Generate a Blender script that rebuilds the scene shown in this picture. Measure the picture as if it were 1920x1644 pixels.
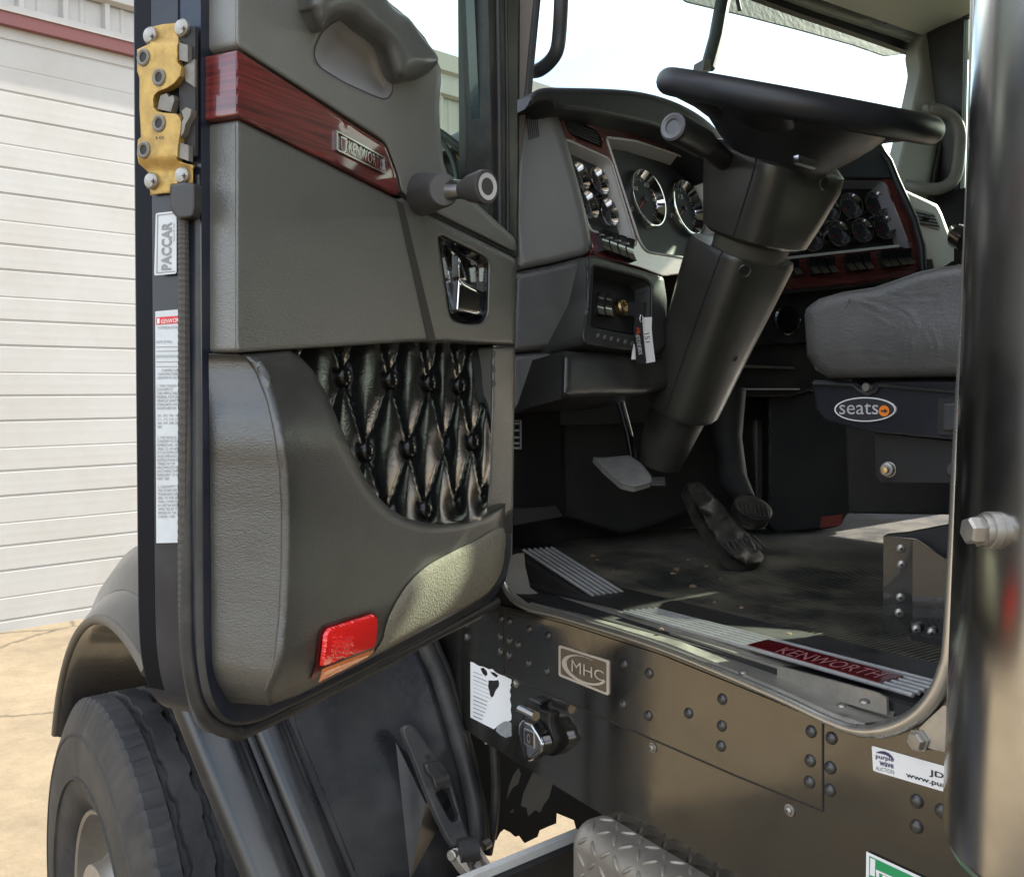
import bpy, bmesh, math, random
import numpy as np
from mathutils import Vector, Matrix, geometry
from mathutils.bvhtree import BVHTree
for o in list(bpy.data.objects): bpy.data.objects.remove(o)
random.seed(7)
SC = bpy.context.scene
COL = SC.collection
R = math.radians
# ------------------------------------------------------------------ camera
YAW, PITCH, FPX = R(35.4), R(2.92), 1900.0
CAM = Vector((0, 0, 1.70))
FH = Vector((math.sin(YAW), math.cos(YAW), 0)); RT = Vector((math.cos(YAW), -math.sin(YAW), 0)); ZZ = Vector((0, 0, 1))
FW = FH*math.cos(PITCH) - ZZ*math.sin(PITCH); UP = FH*math.sin(PITCH) + ZZ*math.cos(PITCH)
cam = bpy.data.cameras.new("Camera"); cam_o = bpy.data.objects.new("Camera", cam); COL.objects.link(cam_o)
cam_o.location = CAM; cam_o.rotation_euler = (math.pi/2 - PITCH, 0, -YAW)
cam.sensor_fit = 'HORIZONTAL'; cam.sensor_width = 36.0; cam.lens = 36.0*FPX/1920.0
cam.clip_start = 0.02; cam.clip_end = 3000
SC.camera = cam_o
# ------------------------------------------------------------------ light
SUN_EL, SUN_AZ = R(30), R(85)          # azimuth measured from +Y (truck nose) towards +X (truck right)
w = bpy.data.worlds.new("World"); SC.world = w; w.use_nodes = True
nt = w.node_tree; bg = nt.nodes['Background']; bg.inputs['Strength'].default_value = 0.10
sky = nt.nodes.new('ShaderNodeTexSky'); sky.sky_type = 'NISHITA'; sky.sun_disc = False
sky.sun_elevation = SUN_EL; sky.sun_rotation = SUN_AZ; sky.air_density = 1.0; sky.dust_density = 1.2
tc = nt.nodes.new('ShaderNodeTexCoord'); mp = nt.nodes.new('ShaderNodeMapping'); mp.inputs['Scale'].default_value = (1.6, 1.6, 4.5)
nz = nt.nodes.new('ShaderNodeTexNoise'); nz.inputs['Scale'].default_value = 1.7; nz.inputs['Detail'].default_value = 6
rp = nt.nodes.new('ShaderNodeValToRGB'); rp.color_ramp.elements[0].position = 0.40; rp.color_ramp.elements[1].position = 0.60
mx = nt.nodes.new('ShaderNodeMix'); mx.data_type = 'RGBA'; mx.inputs[7].default_value = (8.0, 8.1, 8.3, 1)
nt.links.new(tc.outputs['Generated'], mp.inputs[0]); nt.links.new(mp.outputs[0], nz.inputs['Vector'])
nt.links.new(nz.outputs[0], rp.inputs[0]); nt.links.new(rp.outputs[0], mx.inputs[0])
nt.links.new(sky.outputs[0], mx.inputs[6]); nt.links.new(mx.outputs[2], bg.inputs['Color'])
sl = bpy.data.lights.new("Sun", 'SUN'); sl.energy = 5.0; sl.angle = R(0.5); sl.color = (1, 0.93, 0.82)
so = bpy.data.objects.new("Sun", sl); COL.objects.link(so)
SUNV = Vector((math.sin(SUN_AZ)*math.cos(SUN_EL), math.cos(SUN_AZ)*math.cos(SUN_EL), math.sin(SUN_EL)))
so.rotation_euler = SUNV.to_track_quat('Z', 'Y').to_euler(); so.location = (6, 0, 9)
SC.view_settings.view_transform = 'Standard'; SC.view_settings.look = 'None'; SC.view_settings.gamma = 1
SC.view_settings.exposure = 2.0
SC.render.engine = 'CYCLES'
# ------------------------------------------------------------------ measuring helpers: where a sight line meets a real plane
def ray(px, py): return FW + RT*((px-960)/FPX) + UP*((822-py)/FPX)
class Plane:
    def __init__(s, o, n): s.o = Vector(o); s.n = Vector(n).normalized()
    def at(s, px, py, w=0.0):
        d = ray(px, py); o = s.o + s.n*w
        return CAM + d*((o-CAM).dot(s.n)/d.dot(s.n))
    def mm(s, px, py):
        return (s.at(px, py)-CAM).dot(FW)/FPX          # metres per pixel there
def at_depth(px, py, t): return CAM + ray(px, py)*t
def at_X(px, py, X): d = ray(px, py); return CAM + d*((X-CAM.x)/d.x)
def at_Y(px, py, Y): d = ray(px, py); return CAM + d*((Y-CAM.y)/d.y)
def at_Z(px, py, Z): d = ray(px, py); return CAM + d*((Z-CAM.z)/d.z)
def proj(p):
    v = Vector(p)-CAM; z = v.dot(FW); return (960+FPX*v.dot(RT)/z, 822-FPX*v.dot(UP)/z)
# ------------------------------------------------------------------ materials
def M(name, col, rough=0.5, metal=0.0, coat=0.0, spec=0.5, var=0.12, vscale=9.0, bump=0.0, bscale=200.0, btype='noise',
      dirt=None, damt=0.0, dscale=6.0, drough=0.8, rvar=0.08, crough=0.06, emis=None, speck=None):
    m = bpy.data.materials.new(name); m.use_nodes = True
    n = m.node_tree.nodes; L = m.node_tree.links; b = n['Principled BSDF']
    c = (*col, 1)
    b.inputs['Roughness'].default_value = rough; b.inputs['Metallic'].default_value = metal
    b.inputs['Specular IOR Level'].default_value = spec
    b.inputs['Coat Weight'].default_value = coat; b.inputs['Coat Roughness'].default_value = crough
    t = n.new('ShaderNodeTexCoord')
    nz = n.new('ShaderNodeTexNoise'); nz.inputs['Scale'].default_value = vscale; nz.inputs['Detail'].default_value = 5; nz.inputs['Roughness'].default_value = 0.6
    L.new(t.outputs['Object'], nz.inputs['Vector'])
    mx = n.new('ShaderNodeMix'); mx.data_type = 'RGBA'
    mx.inputs[6].default_value = tuple(max(0, x*(1-var)) for x in col)+(1,)
    mx.inputs[7].default_value = tuple(min(1, x*(1+var)) for x in col)+(1,)
    L.new(nz.outputs[0], mx.inputs[0]); out = mx.outputs[2]
    rr = n.new('ShaderNodeMapRange'); rr.inputs[3].default_value = max(0.02, rough-rvar); rr.inputs[4].default_value = min(1, rough+rvar)
    L.new(nz.outputs[0], rr.inputs[0]); rout = rr.outputs[0]
    if dirt:
        n2 = n.new('ShaderNodeTexNoise'); n2.inputs['Scale'].default_value = dscale; n2.inputs['Detail'].default_value = 9; n2.inputs['Roughness'].default_value = 0.68
        L.new(t.outputs['Object'], n2.inputs['Vector'])
        ra = n.new('ShaderNodeMapRange'); ra.inputs[1].default_value = 0.42; ra.inputs[2].default_value = 0.72; ra.inputs[4].default_value = damt
        L.new(n2.outputs[0], ra.inputs[0])
        m2 = n.new('ShaderNodeMix'); m2.data_type = 'RGBA'; m2.inputs[7].default_value = (*dirt, 1)
        L.new(ra.outputs[0], m2.inputs[0]); L.new(out, m2.inputs[6]); out = m2.outputs[2]
        m3 = n.new('ShaderNodeMix'); m3.inputs[3].default_value = drough
        L.new(ra.outputs[0], m3.inputs[0]); L.new(rout, m3.inputs[2]); rout = m3.outputs[0]
        if coat:
            mc = n.new('ShaderNodeMix'); mc.inputs[2].default_value = coat; mc.inputs[3].default_value = 0.0
            L.new(ra.outputs[0], mc.inputs[0]); L.new(mc.outputs[0], b.inputs['Coat Weight'])
    if speck:
        v = n.new('ShaderNodeTexVoronoi'); v.feature = 'F1'; v.inputs['Scale'].default_value = speck[0]
        L.new(t.outputs['Object'], v.inputs['Vector'])
        sx = n.new('ShaderNodeSeparateColor'); L.new(v.outputs['Color'], sx.inputs[0])
        th = n.new('ShaderNodeMath'); th.operation = 'MULTIPLY'; th.inputs[1].default_value = speck[1]; L.new(sx.outputs[0], th.inputs[0])
        th2 = n.new('ShaderNodeMath'); th2.operation = 'SUBTRACT'; th2.inputs[1].default_value = speck[1]*0.55; L.new(th.outputs[0], th2.inputs[0])
        lt = n.new('ShaderNodeMath'); lt.operation = 'LESS_THAN'; L.new(v.outputs['Distance'], lt.inputs[0]); L.new(th2.outputs[0], lt.inputs[1])
        m4 = n.new('ShaderNodeMix'); m4.data_type = 'RGBA'; m4.inputs[7].default_value = (0.30, 0.29, 0.27, 1)
        L.new(lt.outputs[0], m4.inputs[0]); L.new(out, m4.inputs[6]); out = m4.outputs[2]
        m5 = n.new('ShaderNodeMix'); m5.inputs[3].default_value = 0.9; L.new(lt.outputs[0], m5.inputs[0]); L.new(rout, m5.inputs[2]); rout = m5.outputs[0]
    L.new(out, b.inputs['Base Color']); L.new(rout, b.inputs['Roughness'])
    if bump:
        bp = n.new('ShaderNodeBump'); bp.inputs['Strength'].default_value = bump; bp.inputs['Distance'].default_value = 0.002
        if btype == 'leather':
            v = n.new('ShaderNodeTexVoronoi'); v.feature = 'F1'; v.inputs['Scale'].default_value = bscale
            nn = n.new('ShaderNodeTexNoise'); nn.inputs['Scale'].default_value = bscale*0.35; nn.inputs['Detail'].default_value = 4; nn.inputs['Distortion'].default_value = 1.5
            ad = n.new('ShaderNodeMath'); ad.operation = 'MULTIPLY_ADD'; ad.inputs[1].default_value = 0.45
            wm = n.new('ShaderNodeMapping'); wm.inputs['Scale'].default_value = (0.35, 0.35, 1.5); L.new(t.outputs['Object'], wm.inputs[0])
            L.new(t.outputs['Object'], v.inputs['Vector']); L.new(wm.outputs[0], nn.inputs['Vector'])
            L.new(v.outputs[0], ad.inputs[0]); L.new(nn.outputs[0], ad.inputs[2]); L.new(ad.outputs[0], bp.inputs['Height'])
        else:
            nn = n.new('ShaderNodeTexNoise'); nn.inputs['Scale'].default_value = bscale; nn.inputs['Detail'].default_value = 4
            L.new(t.outputs['Object'], nn.inputs['Vector']); L.new(nn.outputs[0], bp.inputs['Height'])
        L.new(bp.outputs[0], b.inputs['Normal'])
    if emis: b.inputs['Emission Color'].default_value = c; b.inputs['Emission Strength'].default_value = emis
    return m
DUST = (0.30, 0.25, 0.18)
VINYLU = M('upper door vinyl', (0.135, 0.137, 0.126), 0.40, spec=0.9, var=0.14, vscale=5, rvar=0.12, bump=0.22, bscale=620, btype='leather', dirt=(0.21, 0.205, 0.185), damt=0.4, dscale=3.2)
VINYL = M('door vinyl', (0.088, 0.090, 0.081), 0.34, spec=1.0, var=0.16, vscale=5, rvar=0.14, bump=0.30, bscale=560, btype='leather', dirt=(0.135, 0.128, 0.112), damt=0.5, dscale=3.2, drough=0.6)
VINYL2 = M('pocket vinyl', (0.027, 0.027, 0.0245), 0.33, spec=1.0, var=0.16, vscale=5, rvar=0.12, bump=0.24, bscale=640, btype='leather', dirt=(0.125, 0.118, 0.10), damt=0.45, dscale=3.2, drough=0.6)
HARD = M('hard grey plastic', (0.024, 0.023, 0.021), 0.34, spec=0.7, var=0.08, bump=0.16, bscale=900, dirt=(0.14, 0.13, 0.11), damt=0.3, dscale=7)
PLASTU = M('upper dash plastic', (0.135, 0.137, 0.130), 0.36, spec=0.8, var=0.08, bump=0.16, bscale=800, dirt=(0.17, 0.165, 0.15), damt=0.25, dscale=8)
PLAST_SHADE = M('dash plastic', (0.022, 0.022, 0.0215), 0.34, spec=0.8, var=0.08, bump=0.16, bscale=800, dirt=(0.15, 0.14, 0.12), damt=0.25, dscale=8)  # lower dash copy, darkened to carry the shade under the dash
COWL = M('black dash top', (0.014, 0.016, 0.019), 0.5, bump=0.22, bscale=700)
BLACK = M('black plastic', (0.016, 0.016, 0.017), 0.42, bump=0.08, bscale=600, dirt=(0.08, 0.07, 0.06), damt=0.3, dscale=9)
DARK = M('dark trim', (0.010, 0.010, 0.011), 0.6, dirt=(0.05, 0.045, 0.04), damt=0.4, dscale=6)
RUBBER = M('rubber seal', (0.018, 0.018, 0.019), 0.5, bump=0.2, bscale=90, dirt=(0.09, 0.085, 0.075), damt=0.45, dscale=14)
NAVY = M('black navy paint', (0.007, 0.010, 0.020), 0.30, speck=(80, 0.05), coat=0.35, spec=0.4, var=0.1, dirt=(0.10, 0.10, 0.10), damt=0.22, dscale=7, drough=0.5)
PAINT = M('black truck paint', (0.007, 0.008, 0.011), 0.22, coat=0.8, dirt=(0.11, 0.10, 0.09), damt=0.16, dscale=5, drough=0.5)
PANELP = M('black panel paint', (0.155, 0.148, 0.135), 0.10, 0.92, coat=0.15, crough=0.06, var=0.15, rvar=0.035, bump=0.22, bscale=7, speck=(90, 0.05), dirt=(0.12, 0.10, 0.08), damt=0.42, dscale=9, drough=0.32)
CHROME = M('chrome', (0.62, 0.62, 0.62), 0.10, 1.0, var=0.03, rvar=0.03)
STEEL = M('bright steel', (0.36, 0.345, 0.32), 0.38, 0.85, var=0.12, rvar=0.1, dirt=(0.22, 0.19, 0.15), damt=0.5, dscale=40)
POLI = M('polished lip', (0.66, 0.64, 0.60), 0.26, 0.9, var=0.1, dirt=(0.30,0.26,0.2), damt=0.3, dscale=5)
ALU = M('worn aluminium', (0.50, 0.48, 0.44), 0.34, 0.8, var=0.18, vscale=30, rvar=0.12, dirt=(0.20, 0.17, 0.13), damt=0.75, dscale=11)
GOLD = M('yellow zinc plate', (0.46, 0.30, 0.09), 0.45, 0.65, var=0.25, vscale=35, bump=0.1, bscale=500, dirt=(0.16, 0.12, 0.07), damt=0.55, dscale=45)
RED = M('red lamp lens', (0.92, 0.008, 0.010), 0.16, coat=1.0, bump=0.0)
AMBER = M('amber lamp lens', (0.75, 0.22, 0.06), 0.20, coat=1.0)
WHITE = M('white print', (0.74, 0.74, 0.72), 0.5, var=0.04)
INK = M('black print', (0.02, 0.02, 0.025), 0.6)
GREYINK = M('grey print', (0.22, 0.22, 0.23), 0.6)
REDINK = M('red print', (0.55, 0.02, 0.03), 0.45)
LABEL = M('label silver', (0.52, 0.55, 0.57), 0.42, var=0.06, dirt=(0.3, 0.28, 0.25), damt=0.25, dscale=30)
STICK = M('white sticker', (0.74, 0.74, 0.74), 0.4, var=0.03)
SEATM = M('seat vinyl', (0.056, 0.055, 0.054), 0.42, spec=0.7, bump=0.28, bscale=330, btype='leather', dirt=(0.13, 0.12, 0.115), damt=0.35, dscale=6)
LIGHTG = M('light grey dash', (0.58, 0.60, 0.55), 0.5, bump=0.1, bscale=700, var=0.07)
BEZEL = M('grey bezel', (0.60, 0.60, 0.59), 0.42, 0.3, bump=0.05, bscale=600, var=0.05)
GAUGEB = M('gauge backing', (0.045, 0.05, 0.05), 0.55, var=0.05)
TUFT = M('black glossy vinyl', (0.004, 0.0045, 0.0045), 0.19, spec=0.36, coat=0.0, bump=0.10, bscale=330, btype='leather', rvar=0.06)
MATM = M('rubber floor mat', (0.024, 0.027, 0.025), 0.42, spec=0.5, bump=0.15, bscale=120, dirt=(0.29, 0.245, 0.175), damt=0.55, dscale=5.5, drough=0.9)
HEADL = M('headliner', (0.39, 0.405, 0.37), 0.7, bump=0.2, bscale=400, var=0.06)
WHEELB = M('black wheel foam', (0.016, 0.017, 0.020), 0.45, bump=0.12, bscale=420, dirt=(0.05, 0.05, 0.055), damt=0.3, dscale=9)
TYRE = M('tyre rubber', (0.020, 0.019, 0.019), 0.7, bump=0.4, bscale=60, dirt=(0.15, 0.125, 0.10), damt=0.42, dscale=5, drough=0.95)
TYRET = M('tyre tread', (0.014, 0.015, 0.018), 0.6, bump=0.3, bscale=120, dirt=(0.09, 0.08, 0.07), damt=0.35, dscale=9)
def wood_mat():
    m = M('cherry wood trim', (0.10, 0.017, 0.014), 0.30, coat=1.0, crough=0.05)
    n = m.node_tree.nodes; L = m.node_tree.links; b = n['Principled BSDF']
    t = n.new('ShaderNodeTexCoord'); mp = n.new('ShaderNodeMapping'); mp.inputs['Rotation'].default_value = (0, 0, R(-26)); mp.inputs['Scale'].default_value = (3, 3, 95)
    nz = n.new('ShaderNodeTexNoise'); nz.inputs['Scale'].default_value = 3.0; nz.inputs['Detail'].default_value = 6; nz.inputs['Distortion'].default_value = 0.6
    cr = n.new('ShaderNodeValToRGB'); e = cr.color_ramp.elements
    e[0].position = 0.3; e[0].color = (0.042, 0.009, 0.009, 1); e[1].position = 0.68; e[1].color = (0.175, 0.030, 0.026, 1)
    L.new(t.outputs['Object'], mp.inputs[0]); L.new(mp.outputs[0], nz.inputs['Vector']); L.new(nz.outputs[0], cr.inputs[0]); L.new(cr.outputs[0], b.inputs['Base Color'])
    return m
WOOD = wood_mat()
def carpet_mat():
    m = M('grey carpet', (0.22, 0.205, 0.165), 0.95, spec=0.1, var=0.45, vscale=260, bump=0.9, bscale=380); return m
CARPET = carpet_mat()
def glass_mat(name, tint, refl=0.10):
    m = bpy.data.materials.new(name); m.use_nodes = True; n = m.node_tree.nodes; L = m.node_tree.links
    n.remove(n['Principled BSDF']); tr = n.new('ShaderNodeBsdfTransparent'); tr.inputs[0].default_value = (*tint, 1)
    gl = n.new('ShaderNodeBsdfGlossy'); gl.inputs['Roughness'].default_value = 0.02
    lw = n.new('ShaderNodeLayerWeight'); pw = n.new('ShaderNodeMath'); pw.operation = 'POWER'; pw.inputs[1].default_value = 4.0
    fr = n.new('ShaderNodeMath'); fr.operation = 'MULTIPLY_ADD'; fr.inputs[1].default_value = 0.6; fr.inputs[2].default_value = 0.03
    L.new(lw.outputs['Facing'], pw.inputs[0]); L.new(pw.outputs[0], fr.inputs[0])
    mx = n.new('ShaderNodeMixShader'); L.new(fr.outputs[0], mx.inputs[0]); L.new(tr.outputs[0], mx.inputs[1]); L.new(gl.outputs[0], mx.inputs[2])
    L.new(mx.outputs[0], n['Material Output'].inputs[0]); return m
GLASS = glass_mat('tinted window glass', (0.80, 0.87, 0.80))
WSG = glass_mat('windscreen glass', (0.86, 0.90, 0.87))
# ------------------------------------------------------------------ object helpers
WL = {}
def empty(name, loc, label=None, cat=None, group=None):
    o = bpy.data.objects.new(name, None); COL.objects.link(o); o.location = loc; o.empty_display_size = 0.1
    WL[o.name] = Vector(loc)
    if label: o['label'] = label
    if cat: o['category'] = cat
    if group: o['group'] = group
    return o
def mk(name, parts, parent=None, smooth=True, ang=38, label=None, cat=None, kind=None, group=None):
    """parts: list of (geometry, material); one mesh object"""
    V, F, mi, mats = [], [], [], []
    for (g, m) in parts:
        if m not in mats: mats.append(m)
        k = mats.index(m); b0 = len(V)
        V += [Vector(v) for v in g[0]]; F += [[i+b0 for i in f] for f in g[1]]; mi += [k]*len(g[1])
    lo = Vector([min(v[i] for v in V) for i in range(3)]); hi = Vector([max(v[i] for v in V) for i in range(3)])
    c = (lo+hi)/2
    if parent is None: c.z = lo.z
    me = bpy.data.meshes.new(name); me.from_pydata([v-c for v in V], [], F)
    for m in mats: me.materials.append(m)
    me.polygons.foreach_set('material_index', mi)
    bm = bmesh.new(); bm.from_mesh(me); bmesh.ops.remove_doubles(bm, verts=bm.verts, dist=1e-6); 
    bm.to_mesh(me); bm.free()
    if smooth:
        me.shade_smooth(); me.set_sharp_from_angle(angle=R(ang))
    o = bpy.data.objects.new(name, me); COL.objects.link(o); o.location = c; WL[o.name] = c
    if smooth and ang <= 60:
        wn = o.modifiers.new('weighted', 'WEIGHTED_NORMAL'); wn.keep_sharp = True; wn.weight = 60
    if parent: o.parent = parent; o.matrix_parent_inverse = Matrix.Translation(-WL[parent.name])
    if label: o['label'] = label
    if cat: o['category'] = cat
    if kind: o['kind'] = kind
    if group: o['group'] = group
    return o
def cat(pts, k=6, closed=False):
    P = [Vector(p) for p in pts]; n = len(P); out = []
    rng = range(n) if closed else range(n-1)
    for i in rng:
        if closed: a, b, c, d = P[(i-1) % n], P[i], P[(i+1) % n], P[(i+2) % n]
        else: a, b, c, d = P[max(0, i-1)], P[i], P[i+1], P[min(n-1, i+2)]
        for j in range(k):
            t = j/k
            out.append(0.5*((2*b)+(c-a)*t+(2*a-5*b+4*c-d)*t*t+(3*b-a-3*c+d)*t**3))
    if not closed: out.append(P[-1])
    return out
def rnd(pts, r, k=5):
    """round the corners of a pixel polygon"""
    P = [Vector(p) for p in pts]; n = len(P); out = []
    for i in range(n):
        a, b, c = P[i-1], P[i], P[(i+1) % n]
        ri = min(r, (a-b).length*0.45, (c-b).length*0.45)
        p0 = b+(a-b).normalized()*ri; p1 = b+(c-b).normalized()*ri
        for j in range(k+1):
            t = j/k; out.append(p0*(1-t)**2+b*2*t*(1-t)+p1*t*t)
    return out
def area2(p): return sum(p[i][0]*p[(i+1) % len(p)][1]-p[(i+1) % len(p)][0]*p[i][1] for i in range(len(p)))
def orient(pts):
    P = [Vector((p[0], p[1])) for p in pts]
    return P if area2(P) < 0 else P[::-1]      # counter-clockwise seen with y up
def slab_g(pl, pts, w0, w1):
    P = orient(pts); n = len(P)
    top = [pl.at(p[0], p[1], w1) for p in P]; bot = [t - pl.n*(w1-w0) for t in top]
    return (top+bot, [list(range(n)), [2*n-1-i for i in range(n)]] + [[i, i+n, (i+1) % n+n, (i+1) % n] for i in range(n)])
def flat_g(pl, pts, w):
    P = orient(pts); return ([pl.at(p[0], p[1], w) for p in P], [list(range(len(P)))])
def densify(pts, step):
    out = []
    for i in range(len(pts)):
        a, b = Vector(pts[i]), Vector(pts[(i+1) % len(pts)]); k = max(1, int(math.ceil((b-a).length/step)))
        out += [a+(b-a)*(j/k) for j in range(k)]
    return out
def dist_poly(Q, P):
    Q = np.array(Q); P = np.array(P); A = P; B = np.roll(P, -1, 0); D = B-A; L2 = (D**2).sum(1)+1e-9
    best = np.full(len(Q), 1e9)
    for i in range(len(A)):
        t = np.clip(((Q-A[i])@D[i])/L2[i], 0, 1); e = Q-(A[i]+t[:, None]*D[i]); best = np.minimum(best, np.sqrt((e**2).sum(1)))
    return best
def inside(Q, P):
    Q = np.array(Q); x, y = Q[:, 0], Q[:, 1]; r = np.zeros(len(Q), bool); P = np.array(P)
    for i in range(len(P)):
        x1, y1 = P[i]; x2, y2 = P[(i+1) % len(P)]
        c = ((y1 > y) != (y2 > y)) & (x < (x2-x1)*(y-y1)/((y2-y1) if y2 != y1 else 1e-9)+x1); r ^= c
    return r
def fill(pts, step, rings=(), holes=()):
    """planar triangulation of a pixel polygon with inner points; returns verts, tris, list of boundary loops, distances"""
    P = densify(orient(pts), step); H = [densify(orient(h)[::-1], step) for h in holes]
    loops = [P]+H; V = []; E = []; idx = []
    for lp in loops:
        b = len(V); V += [(p[0], p[1]) for p in lp]; n = len(lp); E += [(b+i, b+(i+1) % n) for i in range(n)]; idx.append(list(range(b, b+n)))
    xs = [v[0] for v in V]; ys = [v[1] for v in V]
    cand = []
    j = 0; y = min(ys)
    while y < max(ys):
        x = min(xs)+(step/2 if j % 2 else 0)
        while x < max(xs): cand.append((x, y)); x += step
        y += step*0.87; j += 1
    def dd(Q):
        d = dist_poly(Q, [(p[0], p[1]) for p in P])
        for h in H: d = np.minimum(d, dist_poly(Q, [(p[0], p[1]) for p in h]))
        return d
    def ins(Q):
        r = inside(Q, [(p[0], p[1]) for p in P])
        for h in H: r &= ~inside(Q, [(p[0], p[1]) for p in h])
        return r
    rmax = max(rings) if rings else 0
    if cand:
        C = np.array(cand); C = C[ins(C)]
        if len(C):
            C = C[dd(C) > max(rmax*1.02, step*0.45)]
            V += [tuple(c) for c in C]
    for rg in rings:
        q = []
        for lp in loops:
            n = len(lp)
            for i in range(n):
                t = (Vector(lp[(i+1) % n])-Vector(lp[i-1])).normalized(); nn = Vector((t.y, -t.x)); p = Vector(lp[i])
                q.append((p.x+nn.x*rg, p.y+nn.y*rg)); 
        Q = np.array(q); k = ins(Q); 
        if k.any():
            Q = Q[k]; Q = Q[dd(Q) > rg*0.93]; V += [tuple(c) for c in Q]
    vs = [Vector(v) for v in V]
    res = geometry.delaunay_2d_cdt(vs, E, [], 0, 1e-4)
    ov, _, of, orig = res[0], res[1], res[2], res[3]
    ov = [(v[0], v[1]) for v in ov]
    cen = np.array([[sum(ov[i][0] for i in f)/3, sum(ov[i][1] for i in f)/3] for f in of])
    keep = ins(cen); F = []
    for f, k in zip(of, keep):
        if k:
            f = list(f)
            if area2([ov[i] for i in f]) > 0: f = f[::-1]
            F.append(f)
    m = {}
    for i, og in enumerate(orig):
        for q in og: m[q] = i
    lo = [[m[i] for i in l if i in m] for l in idx]
    return ov, F, lo, dd(np.array(ov))
def relief_g(pl, pts, w, r=0, step=14, depth=None, wf=None, holes=(), pos=None):
    rings = [r*f for f in (0.08, 0.25, 0.5, 0.8, 1.0, 1.25)] if r else []
    ov, F, loops, d = fill(pts, step, rings, holes)
    V = []
    for (x, y), di in zip(ov, d):
        ww = w
        if r:
            k = min(di/r, 1.0); ww -= r*pl.mm(x, y)*(1-math.sqrt(max(0, 1-(1-k)**2)))
        if wf: ww += wf(x, y, di)
        V.append(pl.at(x, y, ww))
    V = list(V)
    if depth:
        for lp in loops:
            n = len(lp); b = len(V)
            V += [V[i]-pl.n*(depth+(V[i]-pl.o).dot(pl.n)-w) for i in lp]
            for i in range(n): F.append([lp[(i+1) % n], lp[i], b+i, b+(i+1) % n])
    return V, F
def frame_of(a):
    a = a.normalized(); u = a.orthogonal().normalized(); return u, a.cross(u)
def tube_g(path, rad, n=12, cap=True, ry=None, upv=None):
    P = [Vector(p) for p in path]; N = len(P); V = []; F = []; u = None
    for i, p in enumerate(P):
        t = (P[min(i+1, N-1)]-P[max(i-1, 0)]).normalized()
        if u is None: u = (upv-t*upv.dot(t)).normalized() if upv else t.orthogonal().normalized()
        u = (u-t*u.dot(t)).normalized(); v = t.cross(u); r = rad[i] if isinstance(rad, (list, tuple)) else rad
        r2 = r if ry is None else ry
        for k in range(n):
            a = 2*math.pi*k/n; V.append(p+u*math.cos(a)*r+v*math.sin(a)*r2)
    for i in range(N-1):
        for k in range(n): F.append([i*n+k, i*n+(k+1) % n, (i+1)*n+(k+1) % n, (i+1)*n+k])
    if cap: F += [list(range(n))[::-1], [(N-1)*n+k for k in range(n)]]
    return V, F
def lathe_g(c, ax, prof, n=32, cap=(False, False)):
    c = Vector(c); ax = Vector(ax).normalized(); u, v = frame_of(ax); V = []; F = []
    for (r, h) in prof:
        for k in range(n):
            a = 2*math.pi*k/n; V.append(c+ax*h+(u*math.cos(a)+v*math.sin(a))*r)
    for i in range(len(prof)-1):
        for k in range(n): F.append([i*n+k, i*n+(k+1) % n, (i+1)*n+(k+1) % n, (i+1)*n+k])
    if cap[0]: F.append(list(range(n))[::-1])
    if cap[1]: F.append([(len(prof)-1)*n+k for k in range(n)])
    return V, F
def loft_g(rings, cap=True, closed=True):
    n = len(rings[0]); V = [p for r in rings for p in r]; F = []
    for i in range(len(rings)-1):
        for k in range(n if closed else n-1): F.append([i*n+k, i*n+(k+1) % n, (i+1)*n+(k+1) % n, (i+1)*n+k])
    if cap and closed: F += [list(range(n))[::-1], [(len(rings)-1)*n+k for k in range(n)]]
    return V, F
def box_g(lo, hi):
    x0, y0, z0 = lo; x1, y1, z1 = hi
    V = [Vector(p) for p in ((x0,y0,z0),(x1,y0,z0),(x1,y1,z0),(x0,y1,z0),(x0,y0,z1),(x1,y0,z1),(x1,y1,z1),(x0,y1,z1))]
    return V, [[3,2,1,0],[4,5,6,7],[0,1,5,4],[1,2,6,5],[2,3,7,6],[3,0,4,7]]
def bend_box(p, q, up, wd, th):
    """rectangular bar from p to q"""
    p, q = Vector(p), Vector(q); t = (q-p).normalized(); u = (Vector(up)-t*Vector(up).dot(t)).normalized(); s = t.cross(u)
    V = [a+s*x*wd/2+u*y*th/2 for a in (p, q) for (x, y) in ((-1,-1),(1,-1),(1,1),(-1,1))]
    return V, [[3,2,1,0],[4,5,6,7],[0,1,5,4],[1,2,6,5],[2,3,7,6],[3,0,4,7]]
_tc = {}
def glyphs(s, align='LEFT', sp=1.0, lsp=1.0, fat=0.0):
    key = (s, align, sp, lsp, fat)
    if key in _tc: return _tc[key]
    cu = bpy.data.curves.new('lettering', 'FONT'); cu.body = s; cu.align_x = align; cu.space_character = sp; cu.space_line = lsp; cu.offset = fat; cu.resolution_u = 3
    ob = bpy.data.objects.new('lettering', cu); COL.objects.link(ob)
    dg = bpy.context.evaluated_depsgraph_get(); me = bpy.data.meshes.new_from_object(ob.evaluated_get(dg))
    V = [v.co.copy() for v in me.vertices]; F = [list(p.vertices) for p in me.polygons]
    bpy.data.objects.remove(ob); bpy.data.curves.remove(cu); bpy.data.meshes.remove(me)
    _tc[key] = (V, F); return V, F
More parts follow.
